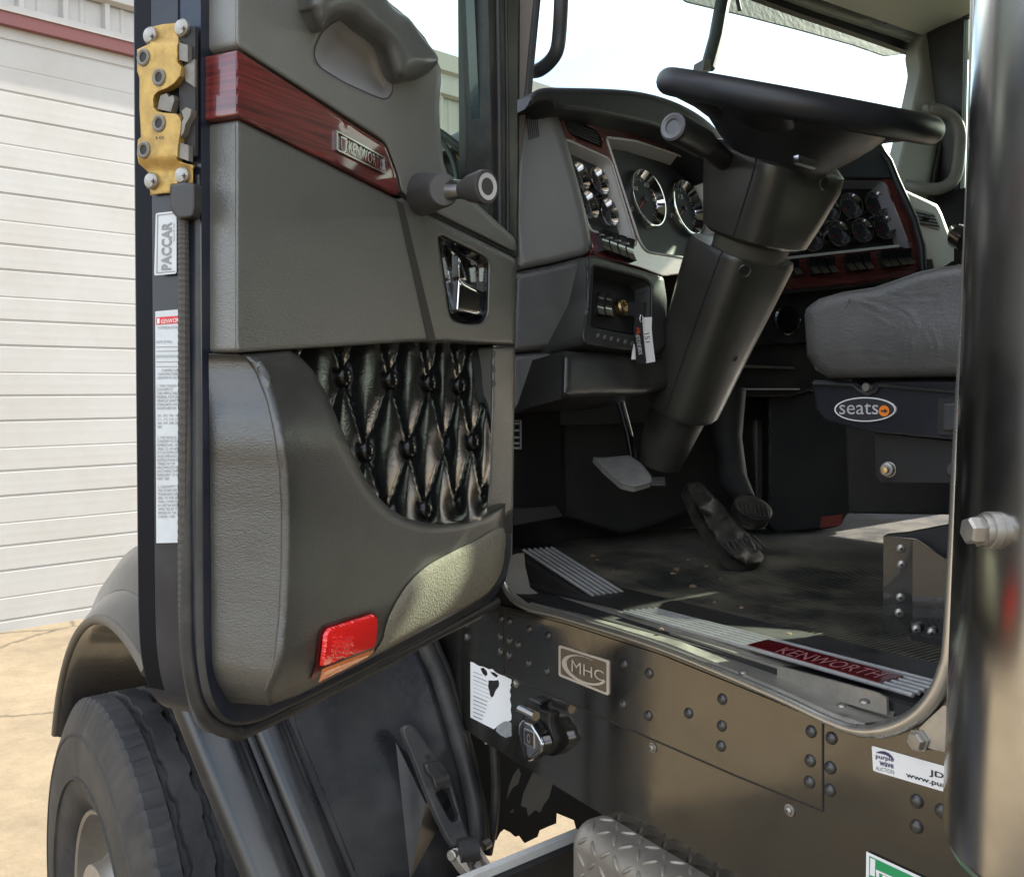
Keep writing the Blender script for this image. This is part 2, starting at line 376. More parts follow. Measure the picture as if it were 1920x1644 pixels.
def text_g(s, pl, quad, w, bold=0, **kw):
    """letters laid on a plane; quad = baseline start, baseline end, top end, top start (pixels)"""
    V, F = glyphs(s, **kw)
    x0 = min(v.x for v in V); x1 = max(v.x for v in V); y0 = min(v.y for v in V); y1 = max(v.y for v in V)
    c = [pl.at(q[0], q[1], w) for q in quad]; out = []
    for v in V:
        a = (v.x-x0)/(x1-x0); b = (v.y-y0)/(y1-y0)
        out.append((c[0]*(1-a)+c[1]*a)*(1-b)+(c[3]*(1-a)+c[2]*a)*b)
    if F and len(F):
        f = F[0]; nn = (out[f[1]]-out[f[0]]).cross(out[f[2]]-out[f[0]])
    return out, F
def screw_g(c, ax, r, h=0.004, hexa=False):
    if hexa: return lathe_g(c, ax, [(r*1.35, 0), (r*1.35, h*0.3), (r, h*0.32), (r, h), (r*0.85, h*1.15), (0.0001, h*1.15)], 6 if False else 12)
    return lathe_g(c, ax, [(r, 0), (r*0.95, h*0.5), (r*0.7, h*0.9), (0.0001, h)], 14)
# ------------------------------------------------------------------ setting: ground, warehouse
def grid_ground():
    m = bpy.data.materials.new('dusty concrete yard'); m.use_nodes = True; n = m.node_tree.nodes; L = m.node_tree.links; b = n['Principled BSDF']
    t = n.new('ShaderNodeTexCoord')
    a = n.new('ShaderNodeTexNoise'); a.inputs['Scale'].default_value = 0.9; a.inputs['Detail'].default_value = 9; a.inputs['Roughness'].default_value = 0.7
    f = n.new('ShaderNodeTexNoise'); f.inputs['Scale'].default_value = 6; f.inputs['Detail'].default_value = 10; f.inputs['Roughness'].default_value = 0.75
    v = n.new('ShaderNodeTexVoronoi'); v.feature = 'DISTANCE_TO_EDGE'; v.inputs['Scale'].default_value = 0.55
    ds = n.new('ShaderNodeMix'); ds.data_type = 'RGBA'; ds.inputs[0].default_value = 0.12
    cr = n.new('ShaderNodeValToRGB'); e = cr.color_ramp.elements
    e[0].position = 0.32; e[0].color = (0.105, 0.081, 0.049, 1); e[1].position = 0.60; e[1].color = (0.205, 0.162, 0.102, 1)
    L.new(t.outputs['Object'], a.inputs['Vector']); L.new(t.outputs['Object'], f.inputs['Vector'])
    ad = n.new('ShaderNodeMath'); ad.operation = 'MULTIPLY_ADD'; ad.inputs[1].default_value = 0.55
    sc = n.new('ShaderNodeMath'); sc.operation = 'MULTIPLY'; sc.inputs[1].default_value = 0.45
    L.new(f.outputs[0], sc.inputs[0]); L.new(a.outputs[0], ad.inputs[0]); L.new(sc.outputs[0], ad.inputs[2]); L.new(ad.outputs[0], cr.inputs[0])
    L.new(t.outputs['Object'], ds.inputs[6]); L.new(f.outputs[1], ds.inputs[7]); L.new(ds.outputs[2], v.inputs['Vector'])
    ck = n.new('ShaderNodeMapRange'); ck.inputs[1].default_value = 0.002; ck.inputs[2].default_value = 0.010; ck.inputs[3].default_value = 0.45; ck.inputs[4].default_value = 1
    L.new(v.outputs[0], ck.inputs[0])
    mu = n.new('ShaderNodeMix'); mu.data_type = 'RGBA'; mu.blend_type = 'MULTIPLY'; mu.inputs[0].default_value = 1
    L.new(cr.outputs[0], mu.inputs[6]); L.new(ck.outputs[0], mu.inputs[7]); L.new(mu.outputs[2], b.inputs['Base Color'])
    b.inputs['Roughness'].default_value = 0.9
    bp = n.new('ShaderNodeBump'); bp.inputs['Strength'].default_value = 0.6; bp.inputs['Distance'].default_value = 0.01
    L.new(f.outputs[0], bp.inputs['Height']); L.new(bp.outputs[0], b.inputs['Normal'])
    S = 400
    return mk('ground', [(([(-S,-S,0),(S,-S,0),(S,S,0),(-S,S,0)], [[0,1,2,3]]), m)], kind='structure', smooth=False)
grid_ground()
BA = R(44.1)
BD = RT*math.sin(BA)+FH*math.cos(BA); BN = RT*math.cos(BA)-FH*math.sin(BA)
B0 = at_Z(70, 1176, 0.0)
BP = Plane(B0, BN)
WALLW = M('white metal siding', (0.36, 0.36, 0.35), 0.42, var=0.05, vscale=3, dirt=(0.27, 0.24, 0.20), damt=0.35, dscale=2.2)
DOORW = M('white roll door slats', (0.37, 0.37, 0.358), 0.45, var=0.05, vscale=3, dirt=(0.29, 0.265, 0.225), damt=0.35, dscale=2.0)
TRIMR = M('faded red trim', (0.17, 0.055, 0.052), 0.5, var=0.15, vscale=5)
def bpt(s, z, d=0.0): return B0+BD*s+ZZ*z+BN*d
def strip_g(s0, s1, prof):
    """profile (z, d) run along the wall"""
    V = [bpt(s0, z, d) for z, d in prof]+[bpt(s1, z, d) for z, d in prof]; n = len(prof)
    return V, [[i, i+1, n+i+1, n+i] for i in range(n-1)]
zt = BP.at(2, 46, 0.0).z                   # top of the roll-up door
wh = empty('warehouse', bpt(0, 0), 'long white metal warehouse with a red trim band behind the truck', 'warehouse')
prof = []; z = -0.1; pitch = 0.52
while z < zt+0.1:
    for f, d in ((0, 0.018), (0.010, 0.018), (0.026, 0.0282), (0.10, 0.0280), (0.15, 0.0283), (0.20, 0.0280), (0.318, 0.0284), (0.332, 0.020), (0.344, 0.020), (0.360, 0.0283), (0.45, 0.0280), (0.50, 0.0283), (0.55, 0.0280), (0.632, 0.0283), (0.640, 0.0255), (0.650, 0.0255), (0.662, 0.0283), (0.80, 0.0280), (0.85, 0.0283), (0.90, 0.0280), (0.985, 0.0284)):
        prof.append((z+f*pitch, d))
    z += pitch
mk('roll_up_door', [(strip_g(-7, 3.6, [(a, b-0.06) for a, b in prof]), DOORW)], wh, smooth=False)
mk('trim_band', [(strip_g(-7, 3.75, [(zt, -0.06), (zt, 0.03), (zt+0.085, 0.03), (zt+0.085, -0.04)]), TRIMR),
                 (strip_g(-7, 3.75, [(zt+0.086, -0.04), (zt+0.086, 0.045), (zt+0.13, 0.045), (zt+0.14, 0.0)]), WALLW)], wh, smooth=False)
mk('jamb', [(strip_g(3.6, 3.75, [(0, 0.02), (zt, 0.02)]), TRIMR), (([bpt(3.6, 0, -.06), bpt(3.6, 0, .02), bpt(3.6, zt, .02), bpt(3.6, zt, -.06)], [[0,1,2,3]]), TRIMR)], wh, smooth=False)
def rib_wall(s0, s1, z0, z1):
    V = []; F = []; s = s0; p = 0.30; k = 0
    pts = []
    while s < s1:
        for f, d in ((0, 0.0), (0.16, 0.0), (0.22, 0.035), (0.34, 0.035), (0.40, 0.0), (0.62, 0.0), (0.66, 0.008), (0.74, 0.008), (0.78, 0)): pts.append((s+f*p, d))
        s += p
    for s, d in pts: V += [bpt(s, z0, d-0.005), bpt(s, z1, d-0.005)]
    for i in range(len(pts)-1): F.append([2*i, 2*i+2, 2*i+3, 2*i+1])
    return V, F
ze = BP.at(850, 118, 0.1).z
mk('wall_cladding', [(rib_wall(-7, 3.75, zt+0.12, ze), WALLW), (rib_wall(3.75, 30, 0.05, ze), WALLW), (box_g((0,0,0),(.01,.01,.01)), WALLW) if False else (strip_g(-7, 30, [(ze, -0.05), (ze+.02, -8)]), WALLW)], wh, smooth=False)
mk('eave_gutter', [(strip_g(-7, 30, [(ze-0.32, 0.02), (ze-0.30, 0.07), (ze-0.12, 0.07), (ze-0.10, 0.12), (ze+0.05, 0.14), (ze+0.06, 0.06), (ze-.05, 0.05)]), WALLW)], wh, smooth=False)
# ------------------------------------------------------------------ truck root and main planes
truck = empty('semi_truck', (1.9, 1.6, 0.0), 'large black semi truck with its driver door swung wide open beside the white warehouse', 'truck')
DH = RT*math.sin(R(28))+FH*math.cos(R(28)); DN = RT*math.cos(R(28))-FH*math.sin(R(28))     # door plane: along towards the hinge / inner normal
DO = CAM + RT*(-0.312)+FH*1.04
DP = Plane(DO, DN)
EP = Plane(DP.at(378, 700, 0), -DH)        # free edge of the door
# ------------------------------------------------------------------ the open door
shell_px = [(376,-160),(377,300),(379,700),(382,1150),(388,1270),(404,1325),(432,1352),(466,1352),(520,1330),(700,1243),(880,1150),(925,1122),(948,1088),(958,1040),(962,900),(966,480),
            (968,449),(843,335),(832,307),(825,245),(822,200),(827,155),(826,129),(814,100),(797,71),(767,35),(725,0),(660,-60),(600,-160)]
shell_px = shell_px[:3]+[(v.x, v.y) for v in cat([(382,1150,0),(386,1240,0),(400,1310,0),(428,1348,0),(470,1350,0),(520,1330,0)], 6)]+shell_px[9:]
door = mk('door', [(slab_g(DP, shell_px, -0.095, 0.0), NAVY)], truck, ang=30)
def outer(pxs): return pxs
flange = [(383,-160),(384,300),(385,700),(387,1150),(392,1285),(412,1345),(445,1372),(480,1368),(900,1160),(945,1110),(960,1060),(962,900),(962,480),(900,400),(500,-160)]
flange = [(v.x, v.y) for v in cat([(x, y, 0) for x, y in [(383,-160),(384,300),(385,700),(386,1000),(387,1180)]], 2)]+[(v.x, v.y) for v in cat([(387,1180,0),(391,1270,0),(405,1330,0),(435,1366,0),(480,1366,0)], 5)]+[(900,1160),(945,1110),(960,1060),(962,900),(962,480),(900,400),(500,-160)]
mk('outer_skin', [(slab_g(DP, flange, -0.104, -0.0965), M('door skin edge', (0.25, 0.25, 0.25), 0.35, 0.3, coat=0.6))], door, smooth=False)
# upper trim with scooped recess
recess = rnd([(606,60),(619,48),(635,39),(655,41),(677,58),(703,77),(716,97),(726,130),(735,149),(736,172),(724,187),(703,180),(645,154),(600,126),(590,108),(592,85)], 10)
trimA = [(441,-160),(600,-160),(660,-60),(725,0),(767,35),(797,71),(814,100),(826,129),(827,155),(822,200),(825,245),(832,307),(843,335),(968,449),(968,476),(810,397),(751,363),(745,330),(722,268),(441,88)]
g = relief_g(DP, rnd(trimA, 14), 0.040, r=9, step=16, depth=0.0401, holes=[recess])
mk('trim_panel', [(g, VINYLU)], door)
def scoop(x, y, d): return -0.022*(1-(1-min(d/38.0, 1))**2)
mk('pull_recess', [(relief_g(DP, recess, 0.0385, step=8, wf=scoop), M('sky-lightened smooth liner', (0.30, 0.30, 0.305), 0.36, var=0.12, bump=0.05, bscale=500))], door)  # grey lightened to stand in for sky reflected in the scoop
# pull handle: a bar arching over the recess
hp = [(577,-150),(577,0),(583,22),(593,45),(604,60),(619,46),(637,37),(657,37),(679,56),(705,75),(719,92),(726,113),(733,136),(741,149),(755,155),(780,150),(803,137),(821,116),(816,99),(793,70),(767,34),(726,-1),(650,-150)]
def hand(x, y, d): return 0.0
mk('pull_handle', [(relief_g(DP, cat([(*p, 0) for p in hp], 4, True) and [(v.x, v.y) for v in cat([(*p, 0) for p in hp], 4, True)], 0.078, r=40, step=9, depth=0.040), M('handle vinyl', (0.085, 0.087, 0.083), 0.36, bump=0.10, bscale=700))], door, ang=80)
# wood strip
mk('wood_trim', [(relief_g(DP, rnd([(442,93),(722,273),(742,325),(750,360),(744,366),(737,364),(442,217)], 6), 0.044, r=5, step=18, depth=0.0435), WOOD)], door)
mk('window_surround_seam', [(slab_g(DP, [(745,365),(752,364),(811,398),(968,477),(968,483),(810,404)], 0.0, 0.036), DARK)], door, smooth=False)
# mid panel with the lever pocket
pocket = rnd([(823,441),(905,482),(914,492),(912,588),(902,605),(872,606),(850,599),(844,586)], 9)
trimB = rnd([(441,222),(600,300),(737,370),(746,374),(752,370),(810,405),(968,484),(967,648),(815,640),(770,641),(600,652),(540,655),(441,662)], 12)
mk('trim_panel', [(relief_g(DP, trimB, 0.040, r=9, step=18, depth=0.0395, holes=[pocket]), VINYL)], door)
mk('trim_groove', [(slab_g(DP, [(744,376),(756,381),(817,636),(803,638)], 0.039, 0.0412), M('groove lining', (0.035, 0.032, 0.028), 0.6))], door, smooth=False)
lev = empty('x', (0,0,0)); bpy.data.objects.remove(lev)
mk('lever_pocket', [(relief_g(DP, pocket, 0.0395, step=7, wf=lambda x, y, d: -0.024*(1-(1-min(d/22.0, 1))**2)), M('gloss black cup', (0.012,0.012,0.013), 0.14, coat=1.0))], door, ang=80)
lv = [(858,480),(866,500),(873,527),(880,537),(900,545),(910,540),(912,500),(914,495),(913,560),(909,592),(896,593),(855,583),(859,545),(857,520)]
mk('door_lever', [(relief_g(DP, rnd([(858,520),(876,532),(908,548),(912,592),(896,594),(854,584)], 5), 0.034, r=8, step=6, depth=0.012), CHROME),
                  (relief_g(DP, rnd([(858,478),(866,492),(876,527),(860,522)], 3), 0.036, r=3, step=6, depth=0.012), CHROME),
                  (relief_g(DP, rnd([(908,500),(914,502),(913,560),(909,560)], 2), 0.030, r=2, step=6, depth=0.010), CHROME)], door)
# lower map pocket
cut = [(546,657),(566,672),(585,692),(606,727),(622,760),(640,803),(662,852),(681,890),(704,926),(726,949),(752,966),(776,975),(800,979),(836,978),(872,972),(904,960)]
lower = [(445,664),(540,655)]+cut+[(948,944),(946,990),(946,1050),(940,1090),(915,1117),(850,1152),(700,1232),(600,1283),(560,1303),(505,1322),(494,1300),(512,1240),(521,1150),(525,1060),(526,960),(522,880),(512,810),(497,745),(478,697),(462,675)]
def lowf(x, y, d):
    # less deep towards the seam at the top, the hinge side and the bottom
    k = 0.0
    tt = max(0, min(1, (850-y)/190)); k -= 0.058*tt*tt*(3-2*tt)*(0.6+0.4*tt)
    k -= 0.035*max(0, min(1, (x-560)/390))**1.2
    t = max(0, min(1, (y - (1322-(x-505)*0.487) + 95)/95)); k -= 0.030*t*t
    return k
low_g = relief_g(DP, lower, 0.100, r=22, step=13, depth=0.0995, wf=lowf)
def straighten(g):
    # the free-edge flank runs back to a straight line along the door edge
    V, F = g; V = list(V)
    for i, v in enumerate(V):
        if abs((v-DP.o).dot(DN)-0.0005) < 1e-4:
            x, y = proj(v+DN*0.0)
            if x < 430 and y < 1345:
                V[i] = DP.at(391+max(0, y-660)*0.010+max(0, y-1230)**2*0.0055, y+max(0, y-1230)*0.12, 0.0005)
    return V, F
low_g = straighten(low_g)
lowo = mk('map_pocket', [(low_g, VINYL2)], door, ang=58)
BV = BVHTree.FromPolygons([Vector(v) for v in low_g[0]], low_g[1])
def drape_g(px, off, step=8, wf=None, edge=0.0):
    ov, F, lo, d = fill(px, step); V = []
    for (x, y), di in zip(ov, d):
        h, n, i, dist = BV.ray_cast(CAM, ray(x, y).normalized())
        if h is None: h = DP.at(x, y, 0.05); n = DN
        if n.dot(CAM-h) < 0: n = -n
        V.append(h+n*(off+(wf(x, y, di) if wf else 0)-(edge if di < 0.5 else 0)))
    return V, F
mk('pocket_side_strip', [(relief_g(DP, rnd([(922,651),(966,650),(962,958),(948,970),(906,958),(915,900),(921,760)], 6), 0.036, r=7, step=16, depth=0.0355), VINYL)], door)
mk('pocket_floor', [(slab_g(DP, [(560,1010),(960,1000),(962,950),(560,945)], 0.0, 0.012), DARK)], door)
# carpet and reflector
cp = [(v.x, v.y) for v in cat([(942,990,0),(941,1058,0),(925,1095,0),(895,1122,0),(800,1172,0),(706,1222,0),(716,1197,0),(724,1165,0),(740,1130,0),(764,1094,0),(795,1064,0),(835,1040,0),(885,1016,0)], 4, True)]
mk('carpet_insert', [(drape_g(cp, 0.0045, step=7, edge=0.003), CARPET)], door)
rf = rnd([(600,1188),(608,1176),(692,1149),(699,1156),(697,1196),(681,1222),(585,1271),(594,1240)], 4)
rim = rnd([(596,1187),(606,1172),(694,1145),(704,1154),(701,1198),(684,1225),(580,1274),(590,1240)], 4)
mk('warning_lamp', [(drape_g(rim, 0.002, 8), M('lamp rim', (0.12, 0.01, 0.012), 0.3)),
    (drape_g(rnd([(600,1188),(608,1176),(692,1149),(699,1156),(697,1196),(692,1208),(593,1244),(594,1240)], 3), 0.008, 2.2, edge=0.004, wf=lambda x, y, d: 0.0011*math.sin(x*1.25)*math.sin(y*1.25) if (610 < x < 650 and y > 1188) else 0), RED),
    (drape_g([(592.5,1245),(640,1227.5),(691,1209),(682,1222),(586,1270)], 0.0100, 4, edge=0.001), AMBER)], door)
cap = [(477+18*math.cos(a)*0.75-5*math.sin(a), 0) for a in (0,)]
ring = [(494+13*math.cos(a)+6*math.sin(a), 701+25*math.sin(a)+8*math.cos(a)) for a in [2*math.pi*k/20 for k in range(20)]]
mk('screw_cap', [(drape_g(ring, 0.0030, 5, edge=0.0030), VINYL2)], door)
# tufted insert
row1 = [(555,700),(642,706),(730,712),(803,718),(859,723),(911,727),(958,730)]; row2 = [(598,843),(684,846),(765,841),(832,836),(884,828),(930,822)]
row3 = [(640,975),(725,968),(795,955),(852,945),(902,935)]; row0 = [(598,560),(690,570),(770,580),(832,590),(886,600),(930,606)]
seams = []
for a, b in ((row0, row1), (row1, row2), (row2, row3)):
    for p in a:
        q = sorted(b, key=lambda q: abs(q[0]-p[0]))
        l = [c for c in b if c[0] < p[0]]; r_ = [c for c in b if c[0] > p[0]]
        if l: seams.append((p, l[-1]))
        if r_: seams.append((p, r_[0]))
btn = row1+row2+row3
def tuft(P):
    P = np.array(P); sx = lambda q: q
    best = np.full(len(P), 1e9)
    for a, b in seams:
        a = np.array(a, float); b = np.array(b, float); D = b-a; t = np.clip(((P-a)@D)/(D@D), 0, 1)
        off = P-(a+t[:, None]*D); off[:, 0] *= 1.15
        best = np.minimum(best, np.sqrt((off**2).sum(1))+0.0)
    bb = np.full(len(P), 1e9)
    for q in btn:
        e = (P-np.array(q, float)); e[:, 0] *= 1.45; bb = np.minimum(bb, np.sqrt((e**2).sum(1)))
    return 0.0046*(1-(1-np.minimum(best/50.0, 1))**2.0) + 0.0016*(1-np.exp(-best/4.0)) - 0.006*np.exp(-(bb/24.0)**2)
tp = [(540,645),(925,640),(925,760),(918,900),(910,985),(780,1000),(700,960),(640,860),(590,740)]
ov, F, lo, d = fill(tp, 5.0)
hh = tuft(ov); V = [DP.at(x, y, 0.004+h*min(1, di/14+0.25)+max(0, y-645)*0.00018) for (x, y), h, di in zip(ov, hh, d)]
mk('tufted_insert', [((V, F), TUFT)], door, ang=180)
for q in btn:
    if 560 < q[0] < 905 and q[1] < 960 and not (q[0] < 700 and q[1] > 950) and q != (598,843) and q != (852,945) and q != (902,935) and q != (725, 968) and q != (832,836):
        c = DP.at(q[0], q[1], 0.003+max(0, q[1]-645)*0.00018); mk('tuft_button', [(lathe_g(c, DN, [(0.0125, 0), (0.0122, 0.004), (0.010, 0.007), (0.006, 0.0088), (0.0001, 0.0094)], 18), TUFT)], door, ang=80)
# rubber seals round the edge
seal = [(352,330),(352,700),(352,1150),(360,1270),(378,1330),(405,1360),(440,1370),(480,1360),(700,1250),(930,1128)]
mk('door_seal', [(tube_g(cat([DP.at(x, y, -0.024) for x, y in seal], 5), 0.0085, 12), RUBBER),
                 (tube_g(cat([DP.at(x, y, -0.006) for x, y in [(375,330),(376,700),(377,1150),(384,1262),(400,1318),(430,1346),(470,1346),(520,1326),(700,1238),(915,1122)]], 5), 0.006, 10), RUBBER)], door, ang=80)
st = [EP.at(x, y, 0.003) for x, y in ((343,395),(344,700),(344,1150))]+[DP.at(x, y, -0.036) for x, y in ((356,1280),(374,1345),(395,1365))]
V, Fc = [], []
pth = cat(st, 60)
mk('seal_carrier', [(tube_g(pth, [0.0052+0.0006*(i % 2) for i in range(len(pth))], 8, ry=None), M('serrated seal strip', (0.055, 0.052, 0.046), 0.7, bump=0.3, bscale=300))], door, smooth=False)
mk('seal_end_cap', [(relief_g(EP, rnd([(319,346),(346,341),(366,345),(366,392),(362,408),(335,412),(326,402),(319,392)], 5), 0.012, r=6, step=9, depth=0.012), BLACK)], door)
def edge_strip(w0, w1, lift):
    pts = [(376,-160),(377,300),(379,700),(381,1000)]+shell_px[3:16]; base = [DP.at(x, y, 0.0) for x, y in pts]; V = []; F = []
    for k, b in enumerate(base):
        t = (base[min(k+1, len(base)-1)]-base[max(k-1, 0)]).normalized(); o_ = t.cross(DN)
        if o_.dot(-DH-ZZ*0.3) < 0: o_ = -o_
        V += [b+DN*w0, b+DN*w0+o_*lift, b+DN*w1+o_*lift, b+DN*w1]
    for k in range(len(base)-1):
        for q in range(3): F.append([k*4+q, k*4+q+1, k*4+q+5, k*4+q+4])
    return V, F
mk('edge_gutter', [(edge_strip(-0.0925, -0.0690, 0.0012), M('matte black edge', (0.003,0.004,0.007), 0.5, spec=0.12))], door, ang=50)
mk('edge_channel', [(edge_strip(-0.0680, -0.030, 0.0016), M('channel paint', (0.012,0.014,0.022), 0.32, spec=0.35, coat=0.12, dirt=(.08,.08,.08), damt=.3, dscale=8))], door, ang=50)
# latch
def zl(p): return (p[0]*0.292, p[1]*0.292)
plate = [zl(p) for p in [(955,180),(1040,158),(1130,150),(1148,190),(1150,260),(1140,300),(1140,400),(1165,430),(1160,490),(1120,540),(1070,572),(1020,590),(995,612),(985,640),(988,690),(1010,716),(1060,726),(1130,730),(1160,760),(1165,790),(1160,850),(1145,940),(1140,1030),(1190,1050),(1240,1060),(1240,1180),(1100,1190),(1090,1240),(965,1255),(955,1110),(890,1050),(880,990),(885,900),(905,880),(895,690),(895,500),(880,460),(880,320),(965,280)]]
latch_m = [(slab_g(EP, [(330,48),(366,50),(366,292),(340,300),(336,180)], 0.0, 0.004), DARK),
    (relief_g(EP, plate, 0.012, r=2.5, step=8, depth=0.0095, wf=lambda x, y, d: -0.008*max(0, min(1, (y-296)/22)) - 0.008*max(0, min(1, (82-y)/10))), GOLD)]
LATS = M('latch steel', (0.20,0.185,0.16), 0.48, 0.6, dirt=(.1,.085,.06), damt=.4, dscale=50)
latch = mk('door_latch', latch_m, door)
for z in ((975,235,0.0075),(1178,185,0.0075),(982,1165,0.0075),(1180,1130,0.0075)):
    p = zl(z); c = EP.at(p[0], p[1], 0.004)
    L1 = lathe_g(c, EP.n, [(0.0088, 0), (0.0088, 0.003), (0.007, 0.0052), (0.0035, 0.0058), (0.0001, 0.0060)], 16)
    cr = [(slab_g(EP, [(p[0]-4,p[1]-1),(p[0]+4,p[1]-1),(p[0]+4,p[1]+1),(p[0]-4,p[1]+1)], 0.0101, 0.0107), DARK), (slab_g(EP, [(p[0]-1,p[1]-4.5),(p[0]+1,p[1]-4.5),(p[0]+1,p[1]+4.5),(p[0]-1,p[1]+4.5)], 0.0102, 0.0108), DARK)]
    mk('latch_screw', [(L1, STEEL)]+cr, door)
for z in ((925,372),(1025,500),(1025,795),(928,965)):
    p = zl(z); c = EP.at(p[0], p[1], 0.0115)
    mk('latch_rivet', [(lathe_g(c, EP.n, [(0.0090, 0), (0.0088, 0.0018), (0.0070, 0.0026), (0.0050, 0.0018), (0.0048, 0.0006)], 18), LATS), (lathe_g(c, EP.n, [(0.0049, 0.0008), (0.0001, 0.001)], 14), DARK)], door)
mk('latch_claw', [(slab_g(EP, [zl(p) for p in [(1030,615),(1070,600),(1085,625),(1110,612),(1120,640),(1095,720),(1010,700)]], 0.001, 0.009), LATS),
                  (slab_g(EP, [zl(p) for p in [(1165,715),(1195,690),(1228,705),(1222,745),(1190,800),(1180,850),(1160,880),(1160,800),(1180,760)]], 0.004, 0.011), LATS),
                  (slab_g(EP, [zl(p) for p in [(1145,275),(1205,290),(1205,400),(1150,385)]], 0.004, 0.010), LATS), (slab_g(EP, [zl(p) for p in [(1150,915),(1210,935),(1210,1035),(1145,1010)]], 0.004, 0.010), LATS),
                  (slab_g(EP, [zl(p) for p in [(1180,430),(1250,380),(1250,560),(1190,520)]], 0.004, 0.0065), LATS)], door)
latchtxt = text_g('10', EP, [(292,262),(306,261),(306,255),(292,256)], 0.0125)
mk('latch_stamp', [(latchtxt, M('stamped mark', (0.10, 0.06, 0.03), 0.6))], door, smooth=False)
EPL = Plane(EP.o+EP.n*0.004, EP.n)
# labels on the edge
lab1 = rnd([(292,400),(328,396),(331,404),(331,513),(289,517)], 4)
mk('maker_label', [(flat_g(EPL, lab1, 0.0024), LABEL), (text_g('PACCAR', EPL, [(321,506),(322,416),(303,417),(302,507)], 0.0030, sp=1.05, fat=0.035), GREYINK)]
   + [(slab_g(EPL, q, 0.0024, 0.0028), GREYINK) for q in ([(294.5,404),(296,404),(294.5,512),(293,512)], [(294,403),(327,399.5),(327,401),(294,404.5)], [(293,511),(328,508),(328,509.5),(293,512.5)])]
   + [(text_g('PACCAR INC', EPL, [(327.5,452),(327.5,418),(324.5,418),(324.5,452)], 0.003), GREYINK)], door, smooth=False)
lab2 = [(291,584),(336,580),(338,1017),(293,1018)]
def line(s, x0, y0, x1, h=5.2, mat=GREYINK):
    return (text_g(s, EPL, [(x0,y0),(x1,y0-0.5),(x1,y0-h-0.5),(x0,y0-h)], 0.0030), mat)
bits = [(flat_g(EPL, lab2, 0.0024), LABEL), (flat_g(EPL, [(293,595),(336,592),(336,606),(293,609)], 0.0028), REDINK), (text_g('KENWOR', EPL, [(302,607),(335,604),(335,596),(302,599)], 0.0033), WHITE),
        (flat_g(EPL, [(295,597),(299,596.7),(299,606.5),(295,607)], 0.0032), WHITE)]
y = 621
for s, yy, x0, x1 in [('A DIVISION OF PAC',617,296,336),('DATE OF MFG',644,293,322),('IDENTIFICATION NO',671,293,335),('CHASSIS-CAB',697,303,335),('MANUFACTURED',704,297,336),('KENWORTH TRUC',711,295,336),
    ('1. THIS CHASSIS-C',726,294,336),('CONFORMS TO',733,294,324),('THE APPLICABLE',740,294,336),('FEDERAL MOTOR',747,294,334),('VEHICLE SAFETY',754,294,334),('STANDARDS NOS.',761,294,335),('SHOWN BELOW',768,294,330),
    ('101, 102, 103, 104',782,295,336),('111, 112, 113, 120',789,295,336),('206, 207, 208, 209',796,295,336),('302',803,295,303),
    ('2. THIS VEHICLE W',823,295,337),('CONFORM TO STAN',830,295,337),('DARDS NOS. 105',837,295,334),('AND 121 AS APPL',844,295,337),('IF IT IS COMPLETED',851,295,337),('IN ACCORDANCE W',858,295,337),('INSTRUCTIONS CO',865,295,337),('TAINED IN THE',872,295,328),('INCOMPLETE VEHI',879,295,337),('DOCUMENT FURN',886,295,336),('PURSUANT TO 49',893,295,335),('PART 568',900,295,316),
    ('3. CONFORMITY TO',915,296,337),('THE OTHER SAFETY',922,296,337),('STANDARDS APPL',929,296,337),('ABLE TO THIS VEHI',936,296,337),('WHEN COMPLETED',943,296,337),('IS SUBSTANTIATED',950,296,337),('AFFECTED BY THE',957,296,337),('DESIGN OF THE',964,296,330),('CHASSIS - CAB',971,296,327)]:
    bits.append(line(s, x0, yy, x1))
for yy in (650, 658, 678, 687): bits.append((slab_g(EPL, [(293,yy),(336,yy-0.6),(336,yy+0.5),(293,yy+1.1)], 0.0024, 0.0028), GREYINK))
mk('certification_label', bits, door, smooth=False)
# maker plate on the wood
cb = [(630,242),(637,247),(726,294),(725,325),(716,322),(636,284),(631,281)]
P4 = lambda a, b, c, d: [a, b, c, d]
BADC = M('badge chrome', (0.34,0.33,0.32), 0.16, 1.0)
mk('maker_badge', [(slab_g(DP, [(631,244),(634,245.5),(634.5,283),(631.5,281)], 0.043, 0.0475), BADC), (slab_g(DP, [(634,245.5),(724,296),(724,299),(634,248.5)], 0.043, 0.0470), BADC),
    (slab_g(DP, [(634.5,280),(722,324),(722,327),(634.5,283.5)], 0.043, 0.0472), BADC), (slab_g(DP, [(721,295),(724,297),(724,327),(721,325.5)], 0.043, 0.0474), BADC),
    (text_g('KENWORTH', DP, [(655,287),(719,319),(719,298),(655,263)], 0.0462), BADC), (slab_g(DP, [(640,255),(651,260),(650,284),(645,288),(640,279)], 0.043, 0.0468), BADC),
    (slab_g(DP, [(642,259),(649,263),(648,281),(645,284),(642,277)], 0.0465, 0.0472), WOOD)], door, smooth=False)
